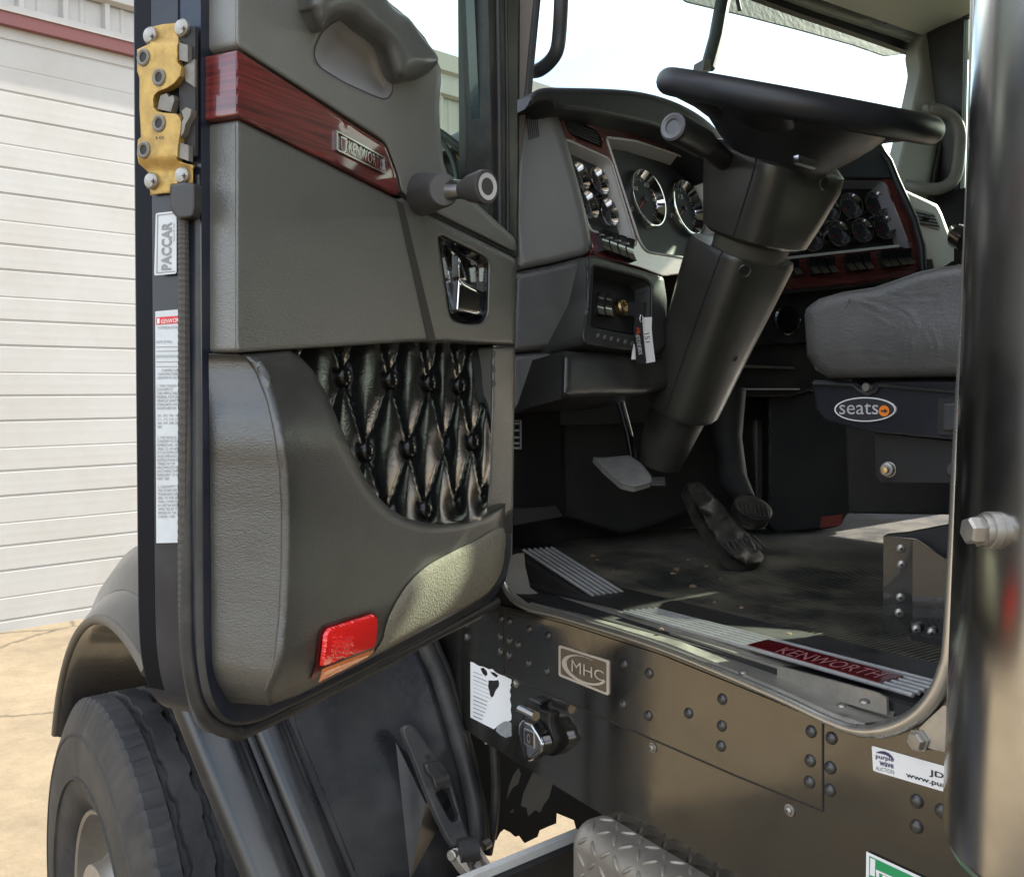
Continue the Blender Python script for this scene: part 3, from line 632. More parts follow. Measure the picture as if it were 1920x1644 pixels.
# window crank
ax = DN; c0 = DP.at(790, 362, 0.04)
hb = [at_depth(786,360,1.30), ]
def pc(x, y, w): return DP.at(x, y, w)
a0, a1 = pc(786,366,0.036), pc(833,356,0.105)
k0, k1 = pc(868,356,0.125), pc(914,350,0.165)
rr = [0.034, 0.0315, 0.029, 0.027, 0.0255, 0.0225]
mk('window_crank', [(tube_g([a0.lerp(a1, t) for t in (0, 0.25, 0.5, 0.75, 0.95, 1.0)], [x*0.82 for x in rr], 22), M('crank grey', (0.07,0.068,0.068), 0.42, bump=.08, bscale=600)),
    (tube_g([a1+(a0-a1)*0.1, a1.lerp(k0, 0.5), k0.lerp(k1, 0.25)], [0.0135, 0.012, 0.0105], 16, upv=Vector((0,0,1)), ry=0.006), M('crank arm metal', (0.30,0.30,0.30), 0.18, 1.0)),
    (tube_g([k0.lerp(k1, t) for t in (0.0, 0.12, 0.3, 0.85, 0.97, 1.0)], [0.012, 0.0125, 0.0160, 0.0205, 0.0200, 0.0170], 22), M('crank grey knob', (0.055,0.053,0.052), 0.40, bump=.08, bscale=600)),
    (lathe_g(k1, k1-k0, [(0.016, 0.0006), (0.012, 0.0002), (0.0001, -0.0012)], 20), BEZEL)], door, ang=45)
# window: glass and dark front frame
gl = [(640,-160),(712,-20),(767,30),(800,70),(818,110),(830,150),(826,200),(829,245),(836,307),(848,335),(905,380),(905,-160)]
mk('window_glass', [(slab_g(DP, gl, -0.030, -0.025), GLASS)], door, smooth=False)
TEAL = M('dark teal glass channel', (0.012, 0.028, 0.030), 0.25, coat=0.6)
mk('window_frame', [(slab_g(DP, [(882,-160),(911,-160),(917,130),(920,260),(918,420),(902,404),(903,300),(896,150)], -0.02, -0.005), TEAL),
    (slab_g(DP, [(911,-160),(944,-160),(948,430),(916,402),(921,260),(918,130)], -0.03, 0.014), RUBBER),
    (slab_g(DP, [(945,-160),(970,-160),(970,452),(949,434)], -0.08, 0.004), BLACK),
    (tube_g([DP.at(x, y, 0.014) for x, y in ((930,-160),(936,200),(937,430))], 0.006, 8), RUBBER),
    (tube_g([DP.at(x, y, 0.012) for x, y in ((946,-160),(951,200),(952,436))], 0.004, 8), RUBBER)], door, ang=50)
# ------------------------------------------------------------------ cab side below the sill
S1 = at_Z(1600, 1372, 1.325); S2 = at_Z(930, 1132, 1.325)
SD = (S2-S1); SD.z = 0; SD.normalize(); SN = Vector((-SD.y, SD.x, 0));
if SN.x > 0: SN = -SN
SP = Plane(S1, SN)
sidepoly = [(800,1190),(870,1150),(930,1133),(1060,1165),(1240,1222),(1450,1308),(1560,1356),(1620,1374),(1700,1366),(1760,1320),(1800,1250),(2100,1300),(2100,1990),(1500,1740),(1340,1655),(1060,1484),(895,1382),(838,1345)]
side = mk('cab_side_panel', [(slab_g(SP, sidepoly, -0.03, 0.0), PANELP)], truck, smooth=False)
ov1 = [(946,1141),(1060,1170),(1240,1228),(1450,1314),(1541,1353),(1541,1520),(1380,1455),(1050,1311),(948,1264)]
mk('riveted_plate', [(slab_g(SP, ov1, 0.0002, 0.0022), PANELP)], side, smooth=False)
ov2 = [(1543.5,1356),(1620,1377),(1700,1369),(1762,1325),(1800,1255),(2100,1305),(2100,1760),(1543.5,1522)]
mk('plate_seam', [(slab_g(SP, [(946,1261.5),(1050,1308.5),(1380,1452.5),(1541,1518),(1541,1521.5),(1380,1456),(1050,1312),(946,1265)], 0.0, 0.0026), DARK), (slab_g(SP, [(1540.5,1353),(1543.5,1354),(1543.5,1521),(1540.5,1520)], 0.0, 0.0027), DARK)], side, smooth=False)
mk('side_plate', [(slab_g(SP, ov2, 0.0002, 0.0018), PANELP)], side, smooth=False)
ov3 = [(806,1195),(870,1155),(930,1138),(943.5,1141),(945,1262),(830,1210)]
mk('side_plate', [(slab_g(SP, ov3, 0.0002, 0.0018), PANELP)], side, smooth=False)
Z6 = lambda x, y: (840+x*0.3004, 1150+y*0.3004)
Z7 = lambda x, y: (1360+x*0.2917, 1200+y*0.2917)
rv = [Z6(*p) for p in [(120,65),(120,150),(333,32),(385,50),(330,147),(385,170),(330,240),(383,262),(440,195),(508,97),(505,312),(627,138),(620,360),(1102,315),(1257,372),(1095,567),(1252,637),(1503,620),(1713,533),(1710,700),(1705,825)]]
rv += [Z7(*p) for p in [(553,585),(547,773),(542,910),(683,628),(675,818),(672,962),(1232,1033),(1230,1195),(1390,1095),(1560,1110),(1560,1280),(1700,1180)]]
RIV = M('black domed rivet', (0.020, 0.020, 0.021), 0.30, coat=0.4, dirt=(0.12,0.11,0.10), damt=0.4, dscale=80)
first = None
for p in rv:
    c = SP.at(p[0], p[1], 0.002)
    if first is None:
        first = mk('rivet', [(lathe_g(c, SN, [(0.0074,0),(0.0072,0.0012),(0.0060,0.0033),(0.0038,0.0046),(0.0001,0.0050)], 16), RIV)], side, ang=80)
    else:
        o = first.copy(); COL.objects.link(o); o.location = WL[first.name] + (c - SP.at(rv[0][0], rv[0][1], 0.002)); WL[o.name] = o.location.copy()
for p in (Z6(1280,835), Z6(427,437), Z7(415,1090)):
    c = SP.at(p[0], p[1], 0.0)
    mk('panel_screw', [(lathe_g(c, SN, [(0.0075,0.0003),(0.0072,0.0016),(0.0052,0.0018),(0.0050,0.004),(0.0036,0.0052),(0.0001,0.0054)], 18), STEEL),
        (lathe_g(c, SN, [(0.0016,0.0056),(0.0001,0.0056)], 6), DARK)], side)
# maker badge on the side (oval swoosh and letters)
bd = rnd([Z6(690,195), Z6(1000,293), Z6(1000,512), Z6(690,388)], 4)
bi = rnd([Z6(703,213), Z6(988,304), Z6(988,494), Z6(703,377)], 4)
badgem = M('badge bronze field', (0.20, 0.165, 0.125), 0.35, 0.6, var=0.25, vscale=60)
pale = M('badge raised rim', (0.62, 0.56, 0.49), 0.4, 0.3)
def ell(cx, cy, rx, ry, a0, a1, sk, n=40):
    return [(cx+rx*math.cos(a), cy+ry*math.sin(a)+sk*(rx*math.cos(a))) for a in [R(a0+(a1-a0)*i/n) for i in range(n+1)]]
sw_o = [Z6(*p) for p in ell(850, 353, 140, 84, 20, 290, 0.33)]; sw_i = [Z6(*p) for p in ell(857, 350, 120, 76, 20, 290, 0.33)]
mk('dealer_badge', [(slab_g(SP, bd, 0.002, 0.0045), pale), (flat_g(SP, bi, 0.0049), badgem),
    (slab_g(SP, sw_o+sw_i[::-1], 0.0049, 0.0058), pale), (text_g('MHC', SP, [Z6(770,362), Z6(975,425), Z6(972,362), Z6(772,285)], 0.0060), pale)], side, smooth=False)
# torn paper label
Z8 = lambda x, y: (860+x*0.1338, 1220+y*0.1338)
torn = [Z8(*p) for p in [(165,150),(210,163),(250,190),(290,212),(350,222),(430,258),(470,250),(520,300),(580,330),(640,350),(700,380),(742,400),(738,450),(722,480),(735,510),(715,560),(732,620),(718,680),(738,760),(728,830),(742,900),(738,965),(700,985),(640,985),(600,1010),(560,1035),(495,1095),(380,1040),(165,930)]]
hole = [Z8(*p) for p in [(420,410),(500,415),(555,405),(570,450),(560,500),(515,560),(490,630),(462,655),(440,620),(430,560),(412,500)]]
hole2 = [Z8(*p) for p in [(305,245),(345,232),(390,275),(408,322),(380,358),(338,318)]]
hole3 = [Z8(*p) for p in [(440,292),(500,300),(556,345),(530,372),(480,340)]]
ovv, FF, lo, d = fill(torn, 6, holes=[hole, hole2, hole3])
bits = [(([SP.at(x, y, 0.0008) for x, y in ovv], FF), STICK)]
yy = 290
for i, (x1, y1, h) in enumerate([(330,45,9),(395,90,12),(400,90,10),(440,110,6),(445,110,6),(450,110,6),(400,95,14),(395,95,14),(390,90,10),(370,85,12),(345,75,14),(330,62,14)]):
    y0 = 285+i*56; bits.append((flat_g(SP, [Z8(205,y0), Z8(x1,y0+(x1-205)*0.42), Z8(x1,y0+(x1-205)*0.42+h), Z8(205,y0+h)], 0.0013), GREYINK))
gum = [Z8(*p) for p in [(530,1075),(560,1030),(640,960),(690,970),(740,1010),(742,1190),(660,1215),(590,1180),(520,1120)]]
bits.append((flat_g(SP, gum, 0.0006), M('label residue', (0.22,0.23,0.24), 0.6, var=0.5, vscale=90)))
mk('torn_label', bits, side, smooth=False)
# socket with a sprung chrome lid
sc = Z8(1010,1215)
scp = SP.at(*sc, 0.0)
lid = [Z8(*p) for p in [(905,950),(1060,1010),(1100,1090),(1170,1190),(1215,1310),(1190,1400),(1130,1460),(1090,1490),(1040,1540),(970,1550),(915,1510),(895,1430),(890,1350),(855,1240),(840,1130),(850,1020)]]
base = rnd([Z8(*p) for p in [(1120,800),(1310,850),(1290,1030),(1370,1270),(1330,1400),(1180,1480),(930,1500),(860,1300),(950,800),(1010,640),(1220,690)]], 8)
mk('trailer_socket', [(relief_g(SP, base, 0.010, r=6, step=9, depth=0.010), BLACK),
    (relief_g(SP, rnd(lid, 5), 0.038, r=10, step=7, depth=0.022), M('chromed lid', (0.42,0.43,0.45), 0.16, 1.0, var=0.1)),
    (tube_g([SP.at(*Z8(865,815), 0.034), SP.at(*Z8(1085,915), 0.034)], 0.0075, 14), CHROME),
    (slab_g(SP, [Z8(910,1085), Z8(1045,1140), Z8(1050,1365), Z8(915,1300)], 0.038, 0.0395), CHROME), (slab_g(SP, [Z8(922,1110), Z8(1033,1157), Z8(1037,1340), Z8(926,1285)], 0.0395, 0.0402), BLACK),
    (flat_g(SP, [Z8(980+26*math.cos(a), 1225+70*math.sin(a)+10*math.cos(a)) for a in [2*math.pi*k/16 for k in range(16)]], 0.0408), STEEL), (flat_g(SP, [Z8(980+14*math.cos(a), 1225+40*math.sin(a)+5*math.cos(a)) for a in [2*math.pi*k/12 for k in range(12)]], 0.0413), BLACK),
    (flat_g(SP, [Z8(990,652), Z8(1165,735), Z8(1160,755), Z8(988,672)], 0.012), CHROME)], side, ang=45)
# auction sticker
stk = rnd([Z7(941,676), Z7(1600,862), Z7(1600,1030), Z7(950,838)], 4)
PURP = M('purple print', (0.05, 0.03, 0.10), 0.5)
arc = [Z7(*p) for p in [(965,722),(990,712),(1020,712),(1050,724),(1072,745),(1086,772),(1060,752),(1030,736),(1000,728)]]
mk('auction_sticker', [(flat_g(SP, stk, 0.0026), STICK), (flat_g(SP, arc, 0.0032), PURP),
    (text_g('purple', SP, [Z7(966,765), Z7(1082,790), Z7(1080,752), Z7(966,728)], 0.0032, fat=0.02), PURP), (text_g('wave', SP, [Z7(990,802), Z7(1081,825), Z7(1081,797), Z7(990,774)], 0.0032, fat=0.02), PURP),
    (text_g('AUCTION', SP, [Z7(966,832), Z7(1083,862), Z7(1083,834), Z7(966,806)], 0.0032), GREYINK),
    (text_g('JD9', SP, [Z7(1310,875), Z7(1450,915), Z7(1450,868), Z7(1310,828)], 0.0032, fat=0.02), INK),
    (text_g('www.purplewave', SP, [Z7(1160,885), Z7(1660,1030), Z7(1660,985), Z7(1160,845)], 0.0032, fat=0.02), INK)], side, smooth=False)
GREEN = M('green print', (0.015, 0.26, 0.09), 0.5)
Z9 = lambda x, y: (1560+x*0.1875, 1480+y*0.1875)
mk('green_sticker', [(flat_g(SP, [Z9(343,615), Z9(1300,1060), Z9(1300,1500), Z9(330,1500)], 0.0026), STICK), (flat_g(SP, [Z9(372,660), Z9(1280,1088), Z9(1280,1480), Z9(362,1480)], 0.0031), GREEN),
    (flat_g(SP, [Z9(383,678), Z9(433,700), Z9(428,868), Z9(378,850)], 0.0035), STICK), (flat_g(SP, [Z9(437,795), Z9(640,885), Z9(640,905), Z9(470,830), Z9(480,1000), Z9(455,1000)], 0.0035), STICK), (flat_g(SP, [Z9(505,850), Z9(560,875), Z9(560,1400), Z9(505,1400)], 0.0036), STICK)], side, smooth=False)
# bright bracket with a bolt under the rear corner of the sill
bp_ = SP.at(*Z7(1258,640), 0.003)
mk('corner_bracket', [(slab_g(SP, [Z7(1225,590), Z7(1290,520), Z7(1400,420), Z7(1800,420), Z7(1800,760), Z7(1420,720), Z7(1290,690)], 0.0025, 0.0055), ALU),
    (lathe_g(bp_, SN, [(0.012,0.003),(0.012,0.005),(0.0095,0.0052),(0.0095,0.010),(0.008,0.012),(0.0001,0.0122)], 6), STEEL)], side, ang=30)
# ------------------------------------------------------------------ sill
XS = 0.0
sill = mk('door_sill', [(tube_g([SP.at(x, y, 0.006) for x, y in [(v.x, v.y) for v in cat([(938,900,0),(940,1010,0),(943,1070,0),(952,1110,0),(985,1137,0),(1060,1158,0),(1240,1215,0),(1450,1302,0),(1550,1349,0),(1610,1369,0),(1665,1366,0),(1715,1344,0),(1752,1305,0),(1774,1255,0),(1785,1190,0),(1800,900,0),(1830,300,0),(1840,-200,0)], 6)]], [0.0056]*50+[0.0060]*4+[0.0070]*4+[0.0085]*45, 12), POLI)], truck, ang=80)
def off(p, d, dz=0): return p - SN*d + ZZ*dz
def sill_strip(px, prof):
    """profile (inset, drop) run along a line of pixel points on the side plane"""
    base = [SP.at(x, y, 0.0) for x, y in px]; rings = []
    for b in base: rings.append([off(b, d, z) for d, z in prof])
    return loft_g(rings, cap=False, closed=False)
edge_px = [(952,1110),(985,1137),(1060,1158),(1150,1186),(1240,1215),(1340,1256),(1450,1302),(1550,1349),(1610,1369)]
mk('sill_ledge', [(sill_strip(edge_px[1:], [(0.001,-0.012),(0.002,0.001),(0.010,0.006),(0.040,0.004),(0.055,0.004),(0.060,0.012),(0.100,0.014)]), ALU)], sill, ang=30)
cor_px = [(1590,1365),(1610,1369),(1665,1366),(1715,1344),(1752,1305),(1774,1255),(1785,1190)]
mk('corner_ledge', [(sill_strip(cor_px, [(0.0,0.002),(0.03,0.004),(0.05,0.004),(0.09,0.010),(0.12,0.03)]), ALU)], sill, ang=60)
mk('corner_ledge', [(sill_strip([(941,1045),(943,1070),(952,1110),(985,1137),(1020,1146)], [(0.0,0.0),(0.012,0.0),(0.030,0.004),(0.045,0.004)]), M('grey painted sill', (0.20,0.19,0.17), 0.4, dirt=(.1,.08,.06), damt=.6, dscale=16))], sill, ang=60)
SP2 = Plane(off(SP.o, 0.05), SN)
mk('sill_guard', [(slab_g(SP2, rnd([(1255,1184),(1450,1246),(1640,1297),(1662,1308),(1663,1340),(1450,1280),(1252,1214)], 4), -0.002, 0.002), ALU)]
   + [(slab_g(Plane(off(SP.o, 0.056), SN), [(985,1106),(1130,1150),(1240,1185),(1242,1214),(1130,1180),(1000,1140)], -0.002, 0.002), ALU)], sill, smooth=False)
for p in ((1380,1276),(1565,1340),(1607,1333),(1210,1213)):
    c = off(at_X(p[0], p[1], SP.at(p[0], p[1], 0).x), 0.012, 0.008)
    mk('sill_screw', [(lathe_g(c, ZZ, [(0.006,0),(0.0055,0.002),(0.003,0.0034),(0.0001,0.0036)], 12), STEEL)], sill)
# ------------------------------------------------------------------ floor, mat, tread strips
ZF = 1.352
XI = 1.040                                  # inner edge of the sill
def ribs_g(x0, x1, y0, y1, z, p=0.0085, h=0.0045):
    V = []; F = []; y = y0; prof = []
    while y < y1:
        prof += [(y, 0), (y+p*0.22, h), (y+p*0.56, h), (y+p*0.78, 0)]; y += p
    for yy, hh in prof: V += [Vector((x0, yy, z+hh)), Vector((x1, yy, z+hh))]
    for i in range(len(prof)-1): F.append([2*i, 2*i+1, 2*i+3, 2*i+2])
    return V, F
mat_o = mk('floor_mat', [(ribs_g(XI+0.105, 2.82, 0.2, 1.80, ZF), MATM)], truck, smooth=False)
mk('floor_pan', [(box_g((0.99, -0.2, ZF-0.06), (2.84, 1.9, ZF-0.002)), DARK)], truck, smooth=False)
# rubber border with bright tread bars and a nameplate
z1, z2 = ZF+0.006, ZF+0.006
def fl(px, py, z): return at_Z(px, py, z)
FP2 = Plane((0, 0, ZF+0.0065), (0, 0, 1))
mk('mat_border', [(box_g((XI-0.005, 0.2, ZF-0.001), (XI+0.108, 1.75, ZF+0.0055)), BLACK)], mat_o, smooth=False)
def tread(pa, pb, nm):
    for i in range(6):
        t = i/5.0
        a = Vector(pa[0])*(1-t)+Vector(pa[1])*t; b = Vector(pb[0])*(1-t)+Vector(pb[1])*t
        A_, B_ = (FP2.at(a.x, a.y, 0.0), FP2.at(b.x, b.y, 0.0)) if nm else (at_X(a.x, a.y, 1.062+0.062*t), at_X(b.x, b.y, 1.062+0.062*t))
        mk('tread_bar', [(tube_g([A_, B_], [0.0030, 0.0030], 8, upv=ZZ), M('tread bar metal', (0.42,0.42,0.42), 0.35, 0.4, dirt=(.12,.11,.1), damt=.5, dscale=30) if i == 0 and nm == 0 else bpy.data.materials['tread bar metal'])], mat_o, ang=80)
rq = [at_X(966,1036,1.052), at_X(1044,1022,1.136), at_X(1180,1112,1.136), at_X(1108,1124,1.052)]
mk('mat_ramp', [(loft_g([[p-ZZ*0.004 for p in rq], [p-ZZ*0.05 for p in rq]]), BLACK)], mat_o, smooth=False)
tread(((982,1031),(1034,1027)), ((1113,1117),(1168,1111)), 0)
tread(((1170,1147),(1228,1142)), ((1712,1303),(1768,1282)), 1)
np_q = [(1402,1208),(1440,1198),(1694,1266),(1648,1277)]
mk('nameplate', [(slab_g(Plane((0,0,ZF+0.0105),(0,0,1)), np_q, -0.002, 0.0), M('dark red plate', (0.10,0.003,0.007), 0.25, coat=0.8)), (text_g('KENWORTH', Plane((0,0,ZF+0.0105),(0,0,1)), [(1452,1222),(1640,1270),(1668,1262),(1476,1213)], 0.0006), M('plate lettering', (0.34,0.14,0.15), 0.4))], mat_o, smooth=False)
for p, s in (((1268,1069),1.0),((1262,1076),.6),((1110,1043),.9),((1120,1050),.5),((1300,1100),.8),((1390,1140),.5),((1340,1130),.35),((1215,1060),.3),((1325,1062),.4),((1290,1050),.3),((1480,1190),.5),((1240,1180),.4),((1150,1070),.35),((1350,1085),.3)):
    c = at_Z(p[0], p[1], ZF+0.004); random.seed(int(p[0]))
    r0 = [(0.010*s*random.uniform(.6,1.3), 0.000), (0.007*s, 0.003*s+.001), (0.0001, 0.004*s+.001)]
    g = lathe_g(c, ZZ, r0, 7); g = ([v+Vector((random.uniform(-1,1),random.uniform(-1,1),0))*0.003*s for v in g[0]], g[1])
    mk('mud_clod', [(g, M('dry mud', (0.22,0.15,0.09), 0.95, bump=.5, bscale=200) if 'dry mud' not in bpy.data.materials else bpy.data.materials['dry mud'])], None, smooth=False, label='crumbs of dry tan mud scattered on the ribbed black floor mat', cat='mud', group='mud crumbs on the floor mat')
# ------------------------------------------------------------------ cab body: walls, roof, windscreen
XR = 2.86
CABM = M('cab inner lining', (0.26, 0.27, 0.245), 0.6, bump=0.12, bscale=500, var=0.06)
DARKL = M('dark carpeted lining', (0.018, 0.018, 0.018), 0.9, bump=0.5, bscale=300, dirt=(0.06,0.05,0.04), damt=0.3)
WY = 1.86
CABX = M('matte cab shell', (0.012,0.012,0.013), 0.75, spec=0.25)
cab = mk('cab_shell', [(box_g((0.96, -0.45, 2.83), (XR+0.03, 1.92, 2.90)), CABX), (box_g((0.97, -0.46, 1.2), (XR+0.03, -0.42, 2.83)), CABX),
    (box_g((XR+0.003, -0.42, 1.2), (XR+0.03, 1.12, 2.29)), CABX), (box_g((XR+0.003, 1.12, 1.90), (XR+0.03, 1.58, 2.29)), CABX), (box_g((XR+0.003, 1.58, 1.2), (XR+0.03, 2.0, 2.29)), CABX), (box_g((XR+0.003, 1.12, 1.2), (XR+0.03, 1.58, 1.46)), CABX), (box_g((XR+0.003, -0.42, 2.29), (XR+0.03, 0.62, 2.83)), CABX),
    (box_g((0.945, -0.42, 1.2), (0.975, 0.50, 2.83)), CABX)], truck, smooth=False)
mk('headliner', [(([Vector(p) for p in ((0.97,-0.4,2.80),(XR,-0.4,2.80),(XR,1.35,2.82),(XR,1.80,2.785),(XR,WY-0.01,2.775),(0.97,WY-0.01,2.775),(0.97,1.80,2.785),(0.97,1.35,2.82))], [[0,1,2,7],[7,2,3,6],[6,3,4,5]]), HEADL)], truck, smooth=True, ang=60)
# windscreen
WSP = Plane((1.9, WY, 2.3), (0, -1, 0.16))
ws_px = rnd([(985,330),(992,120),(1008,-220),(1500,-220),(1716,92),(1716,140),(1690,300),(1640,390)], 20)
mk('windscreen', [(slab_g(WSP, [(960,380),(975,-260),(1560,-260),(1745,60),(1700,420)], -0.008, -0.003), WSG)], truck, smooth=False)
fr_o = [(955,420),(955,-300),(1420,-300),(1820,-60),(1840,200),(1800,480)]
mk('header_trim', [(slab_g(WSP, [(1330,-60),(1420,-4),(1500,26),(1600,60),(1690,92),(1712,100),(1735,60),(1700,20),(1500,-80),(1400,-120)], 0.0, 0.02), M('black header seal', (0.016,0.018,0.02), 0.6)),
     (relief_g(WSP, [(1415,-40),(1450,-14),(1545,22),(1660,60),(1765,94),(1860,110),(1860,-140),(1500,-160)], 0.05, r=10, step=25, depth=0.05), HEADL)], truck)
mk('headliner_seam', [(tube_g([WSP.at(x, y, 0.052) for x, y in ((1660,45),(1700,25),(1750,-2))], 0.002, 6), DARK)], truck)
# right front pillar
RPP = Plane((XR-0.08, 1.80, 2.2), (-0.35, -1, 0.16))
mk('windscreen_pillar', [(relief_g(RPP, rnd([(1716,95),(1722,130),(1712,180),(1690,270),(1676,330),(1668,372),(1738,388),(1752,310),(1772,210),(1792,120),(1802,60),(1800,20),(1740,20)], 10), 0.02, r=12, step=16, depth=0.07), CABM)], truck)
mk('pillar_seal', [(tube_g([RPP.at(x, y, 0.02) for x, y in ((1800,120),(1778,200),(1764,270),(1752,330),(1748,380))], 0.006, 8), DARK)], truck)
GRAB = M('grab handle vinyl', (0.13,0.127,0.115), 0.45, bump=0.1, bscale=500)
gh = [RPP.at(x, y, w_) for x, y, w_ in ((1738,203,0.0),(1742,204,0.05),(1765,208,0.07),(1788,222,0.075),(1799,250,0.075),(1798,290,0.075),(1793,325,0.075),(1780,345,0.07),(1755,355,0.06),(1720,352,0.04),(1700,348,0.01))]
mk('grab_handle', [(tube_g(cat(gh, 6), 0.0185, 14), GRAB), (lathe_g(gh[1], (gh[0]-gh[1]).cross(ZZ).cross(gh[0]-gh[1])*0+RPP.n, [(0.018,0.017),(0.012,0.0195),(0.0001,0.0195)], 16), GRAB)], truck, ang=80)
# left pillar and its grab handle
LPP = Plane((1.03, 1.46, 2.0), (-0.2, -1, 0.0))
mk('windscreen_pillar', [(relief_g(LPP, [(966,-160),(1014,-160),(1008,0),(1000,90),(990,190),(984,240),(968,400),(964,400),(966,200)], 0.02, r=6, step=16, depth=0.10), M('painted pillar', (0.26,0.235,0.21), 0.45, var=.1))], truck)
mk('pillar_seal', [(tube_g([LPP.at(x, y, 0.024) for x, y in ((1013,-160),(1007,0),(996,110),(987,210))], 0.0065, 8), RUBBER), (tube_g([LPP.at(x, y, 0.02) for x, y in ((969,-160),(968,60),(967,300),(965,480))], 0.006, 8), RUBBER)], truck)
gl_ = [at_depth(x, y, t) for x, y, t in ((1054,-120,1.74),(1052,0,1.76),(1049,60,1.78),(1044,95,1.79),(1030,117,1.81),(1010,132,1.83),(994,134,1.86),(980,134,1.9))]
mk('grab_handle', [(tube_g(cat(gl_, 6), 0.0128, 14), M('blue grey handle', (0.060,0.066,0.075), 0.45, bump=.1, bscale=500))], truck, ang=80)
mk('windscreen_post', [(tube_g([WSP.at(x, y, -0.03) for x, y in ((1327,128),(1343,70),(1352,20),(1368,-60),(1380,-140))], 0.0145, 8, ry=0.02), M('post rubber', (0.03,0.036,0.034), 0.5)),
    (slab_g(WSP, [(1318,132),(1322,110),(1332,111),(1334,132)], -0.05, -0.01), BLACK)], truck)
VIS = M('dusty tinted visor', (0.34,0.42,0.38), 0.6, var=0.40, vscale=30, bump=0.6, bscale=60)
_n = VIS.node_tree.nodes; _t = _n.new('ShaderNodeBsdfTranslucent'); _t.inputs[0].default_value = (0.22, 0.29, 0.26, 1); _m = _n.new('ShaderNodeMixShader'); _m.inputs[0].default_value = 0.45
VIS.node_tree.links.new(_n['Principled BSDF'].outputs[0], _m.inputs[1]); VIS.node_tree.links.new(_t.outputs[0], _m.inputs[2]); VIS.node_tree.links.new(_m.outputs[0], _n['Material Output'].inputs[0])
VSP = Plane((1.9, WY+0.16, 2.6), (0, -1, 0.30))
mk('sun_visor', [(slab_g(VSP, rnd([(1240,-40),(1287,3),(1400,30),(1500,56),(1600,84),(1660,105),(1712,98),(1760,92),(1740,40),(1560,-80),(1300,-110)], 6), -0.006, 0.0), VIS)], truck, smooth=False)
mk('visor_clip', [(tube_g([VSP.at(x, y, 0.03) for x, y in ((1382,-4),(1385,10),(1387,20))], 0.006, 8), DARK)], truck)
# passenger door window strip and far pillar
mk('passenger_window', [(box_g((XR+0.012, 0.62, 2.29), (XR+0.016, 1.72, 2.80)), GLASS)], truck, smooth=False)
mk('door_pillar', [(box_g((XR+0.006, 1.72, 1.85), (XR+0.03, 1.84, 2.80)), BLACK), (box_g((XR-0.005, 0.55, 2.79), (XR+0.028, 1.72, 2.83)), BLACK)], truck, smooth=False)
mk('unseen_visor_blocker', [(box_g((XR-0.03, 0.70, 2.58), (XR-0.018, 1.262, 2.80)), BLACK), (tube_g([Vector((XR-0.024, 1.26, 2.79)), Vector((XR-0.024, 0.70, 2.79))], 0.008, 8), BLACK)], truck, smooth=False)  # unseen visor board, added to trim the sun patch on the door carpet
mk('unseen_mirror_blocker', [(box_g((XR+0.20, 1.345, 2.20), (XR+0.28, 1.56, 3.05)), BLACK), (tube_g([Vector((XR+0.02, 1.60, 2.50)), Vector((XR+0.22, 1.52, 2.50))], 0.012, 8), BLACK)], truck, smooth=False)  # unseen mirror block, added outside the window to narrow the same sun patch
# firewall, kick panel, dark underside of the dash
mk('firewall', [(box_g((1.0, 1.76, 1.3), (XR, 1.80, 2.0)), DARKL), (box_g((1.0, 1.80, 1.88), (XR, 2.4, 1.92)), DARK)], truck, smooth=False)
mk('kick_panel', [(box_g((1.005, 1.52, 1.33), (1.03, 1.78, 1.80)), DARK)], truck, smooth=False)
FOOT_SHADE = M('shaded footwell lining', (0.005,0.005,0.005), 0.8, spec=0.2)  # near-black tone stands in for the shade inside the footwell
KP = Plane((1.06, 1.52, 1.5), (-0.25, -1, 0))
mk('footwell_side', [(slab_g(KP, [(962,700),(1050,700),(1052,965),(1040,950),(962,958)], -0.02, 0.0), FOOT_SHADE), (slab_g(KP, [(962,955),(1042,948),(1055,968),(962,985)], -0.02, 0.02), DARK)], truck, smooth=False)
vt = []
for yy in (792,805,818,829,838): vt.append((slab_g(KP, [(962,yy),(974,yy),(974,yy+4),(962,yy+4)], 0.001, 0.004), GREYINK))
vt += [(slab_g(KP, [(961,788),(978,788),(978,790),(961,790)], 0.001, 0.005), GREYINK), (slab_g(KP, [(976,788),(978,788),(978,842),(976,842)], 0.001, 0.005), GREYINK), (slab_g(KP, [(961,840),(978,840),(978,842),(961,842)], 0.001, 0.0055), GREYINK)]
mk('kick_vent', vt, truck, smooth=False)
TP = Plane((1.5, 1.66, 1.5), (0, -1, 0.12))
mk('toe_board', [(relief_g(TP, [(1052,690),(1420,690),(1420,985),(1300,960),(1170,1003),(1060,968)], 0.0, r=10, step=20, depth=0.06), DARKL)], truck)
# ------------------------------------------------------------------ dashboard
DA = at_depth(1105, 490, 1.79)
DL = Plane(DA, (0.259*0.97, -0.966*0.97, 0.22)); DE = Plane(DA, (-0.358, -0.934, 0.06))
DB = at_depth(1450, 480, 2.36); DR = Plane(DB, (-0.309*0.97, -0.951*0.97, 0.22))
dash = empty('dashboard', DA); dash.parent = truck; dash.matrix_parent_inverse = Matrix.Translation(-WL['semi_truck'])
def recess_g(pl, px, depth, sc, w=0.0, step=14):
    P = densify(orient(px), step); top = [pl.at(p[0], p[1], w) for p in P]; c = sum(top, Vector())/len(top)
    bot = [c+(t-c)*sc-pl.n*depth for t in top]; n = len(P)
    walls = (top+bot, [[(i+1) % n, i, i+n, (i+1) % n+n] for i in range(n)])
    return walls, (bot, [list(range(n))])
h1 = rnd([(1059,262),(1066,264),(1139,297),(1147,307),(1192,456),(1186,462),(1160,447),(1124,437),(1109,433),(1102,420)], 5)
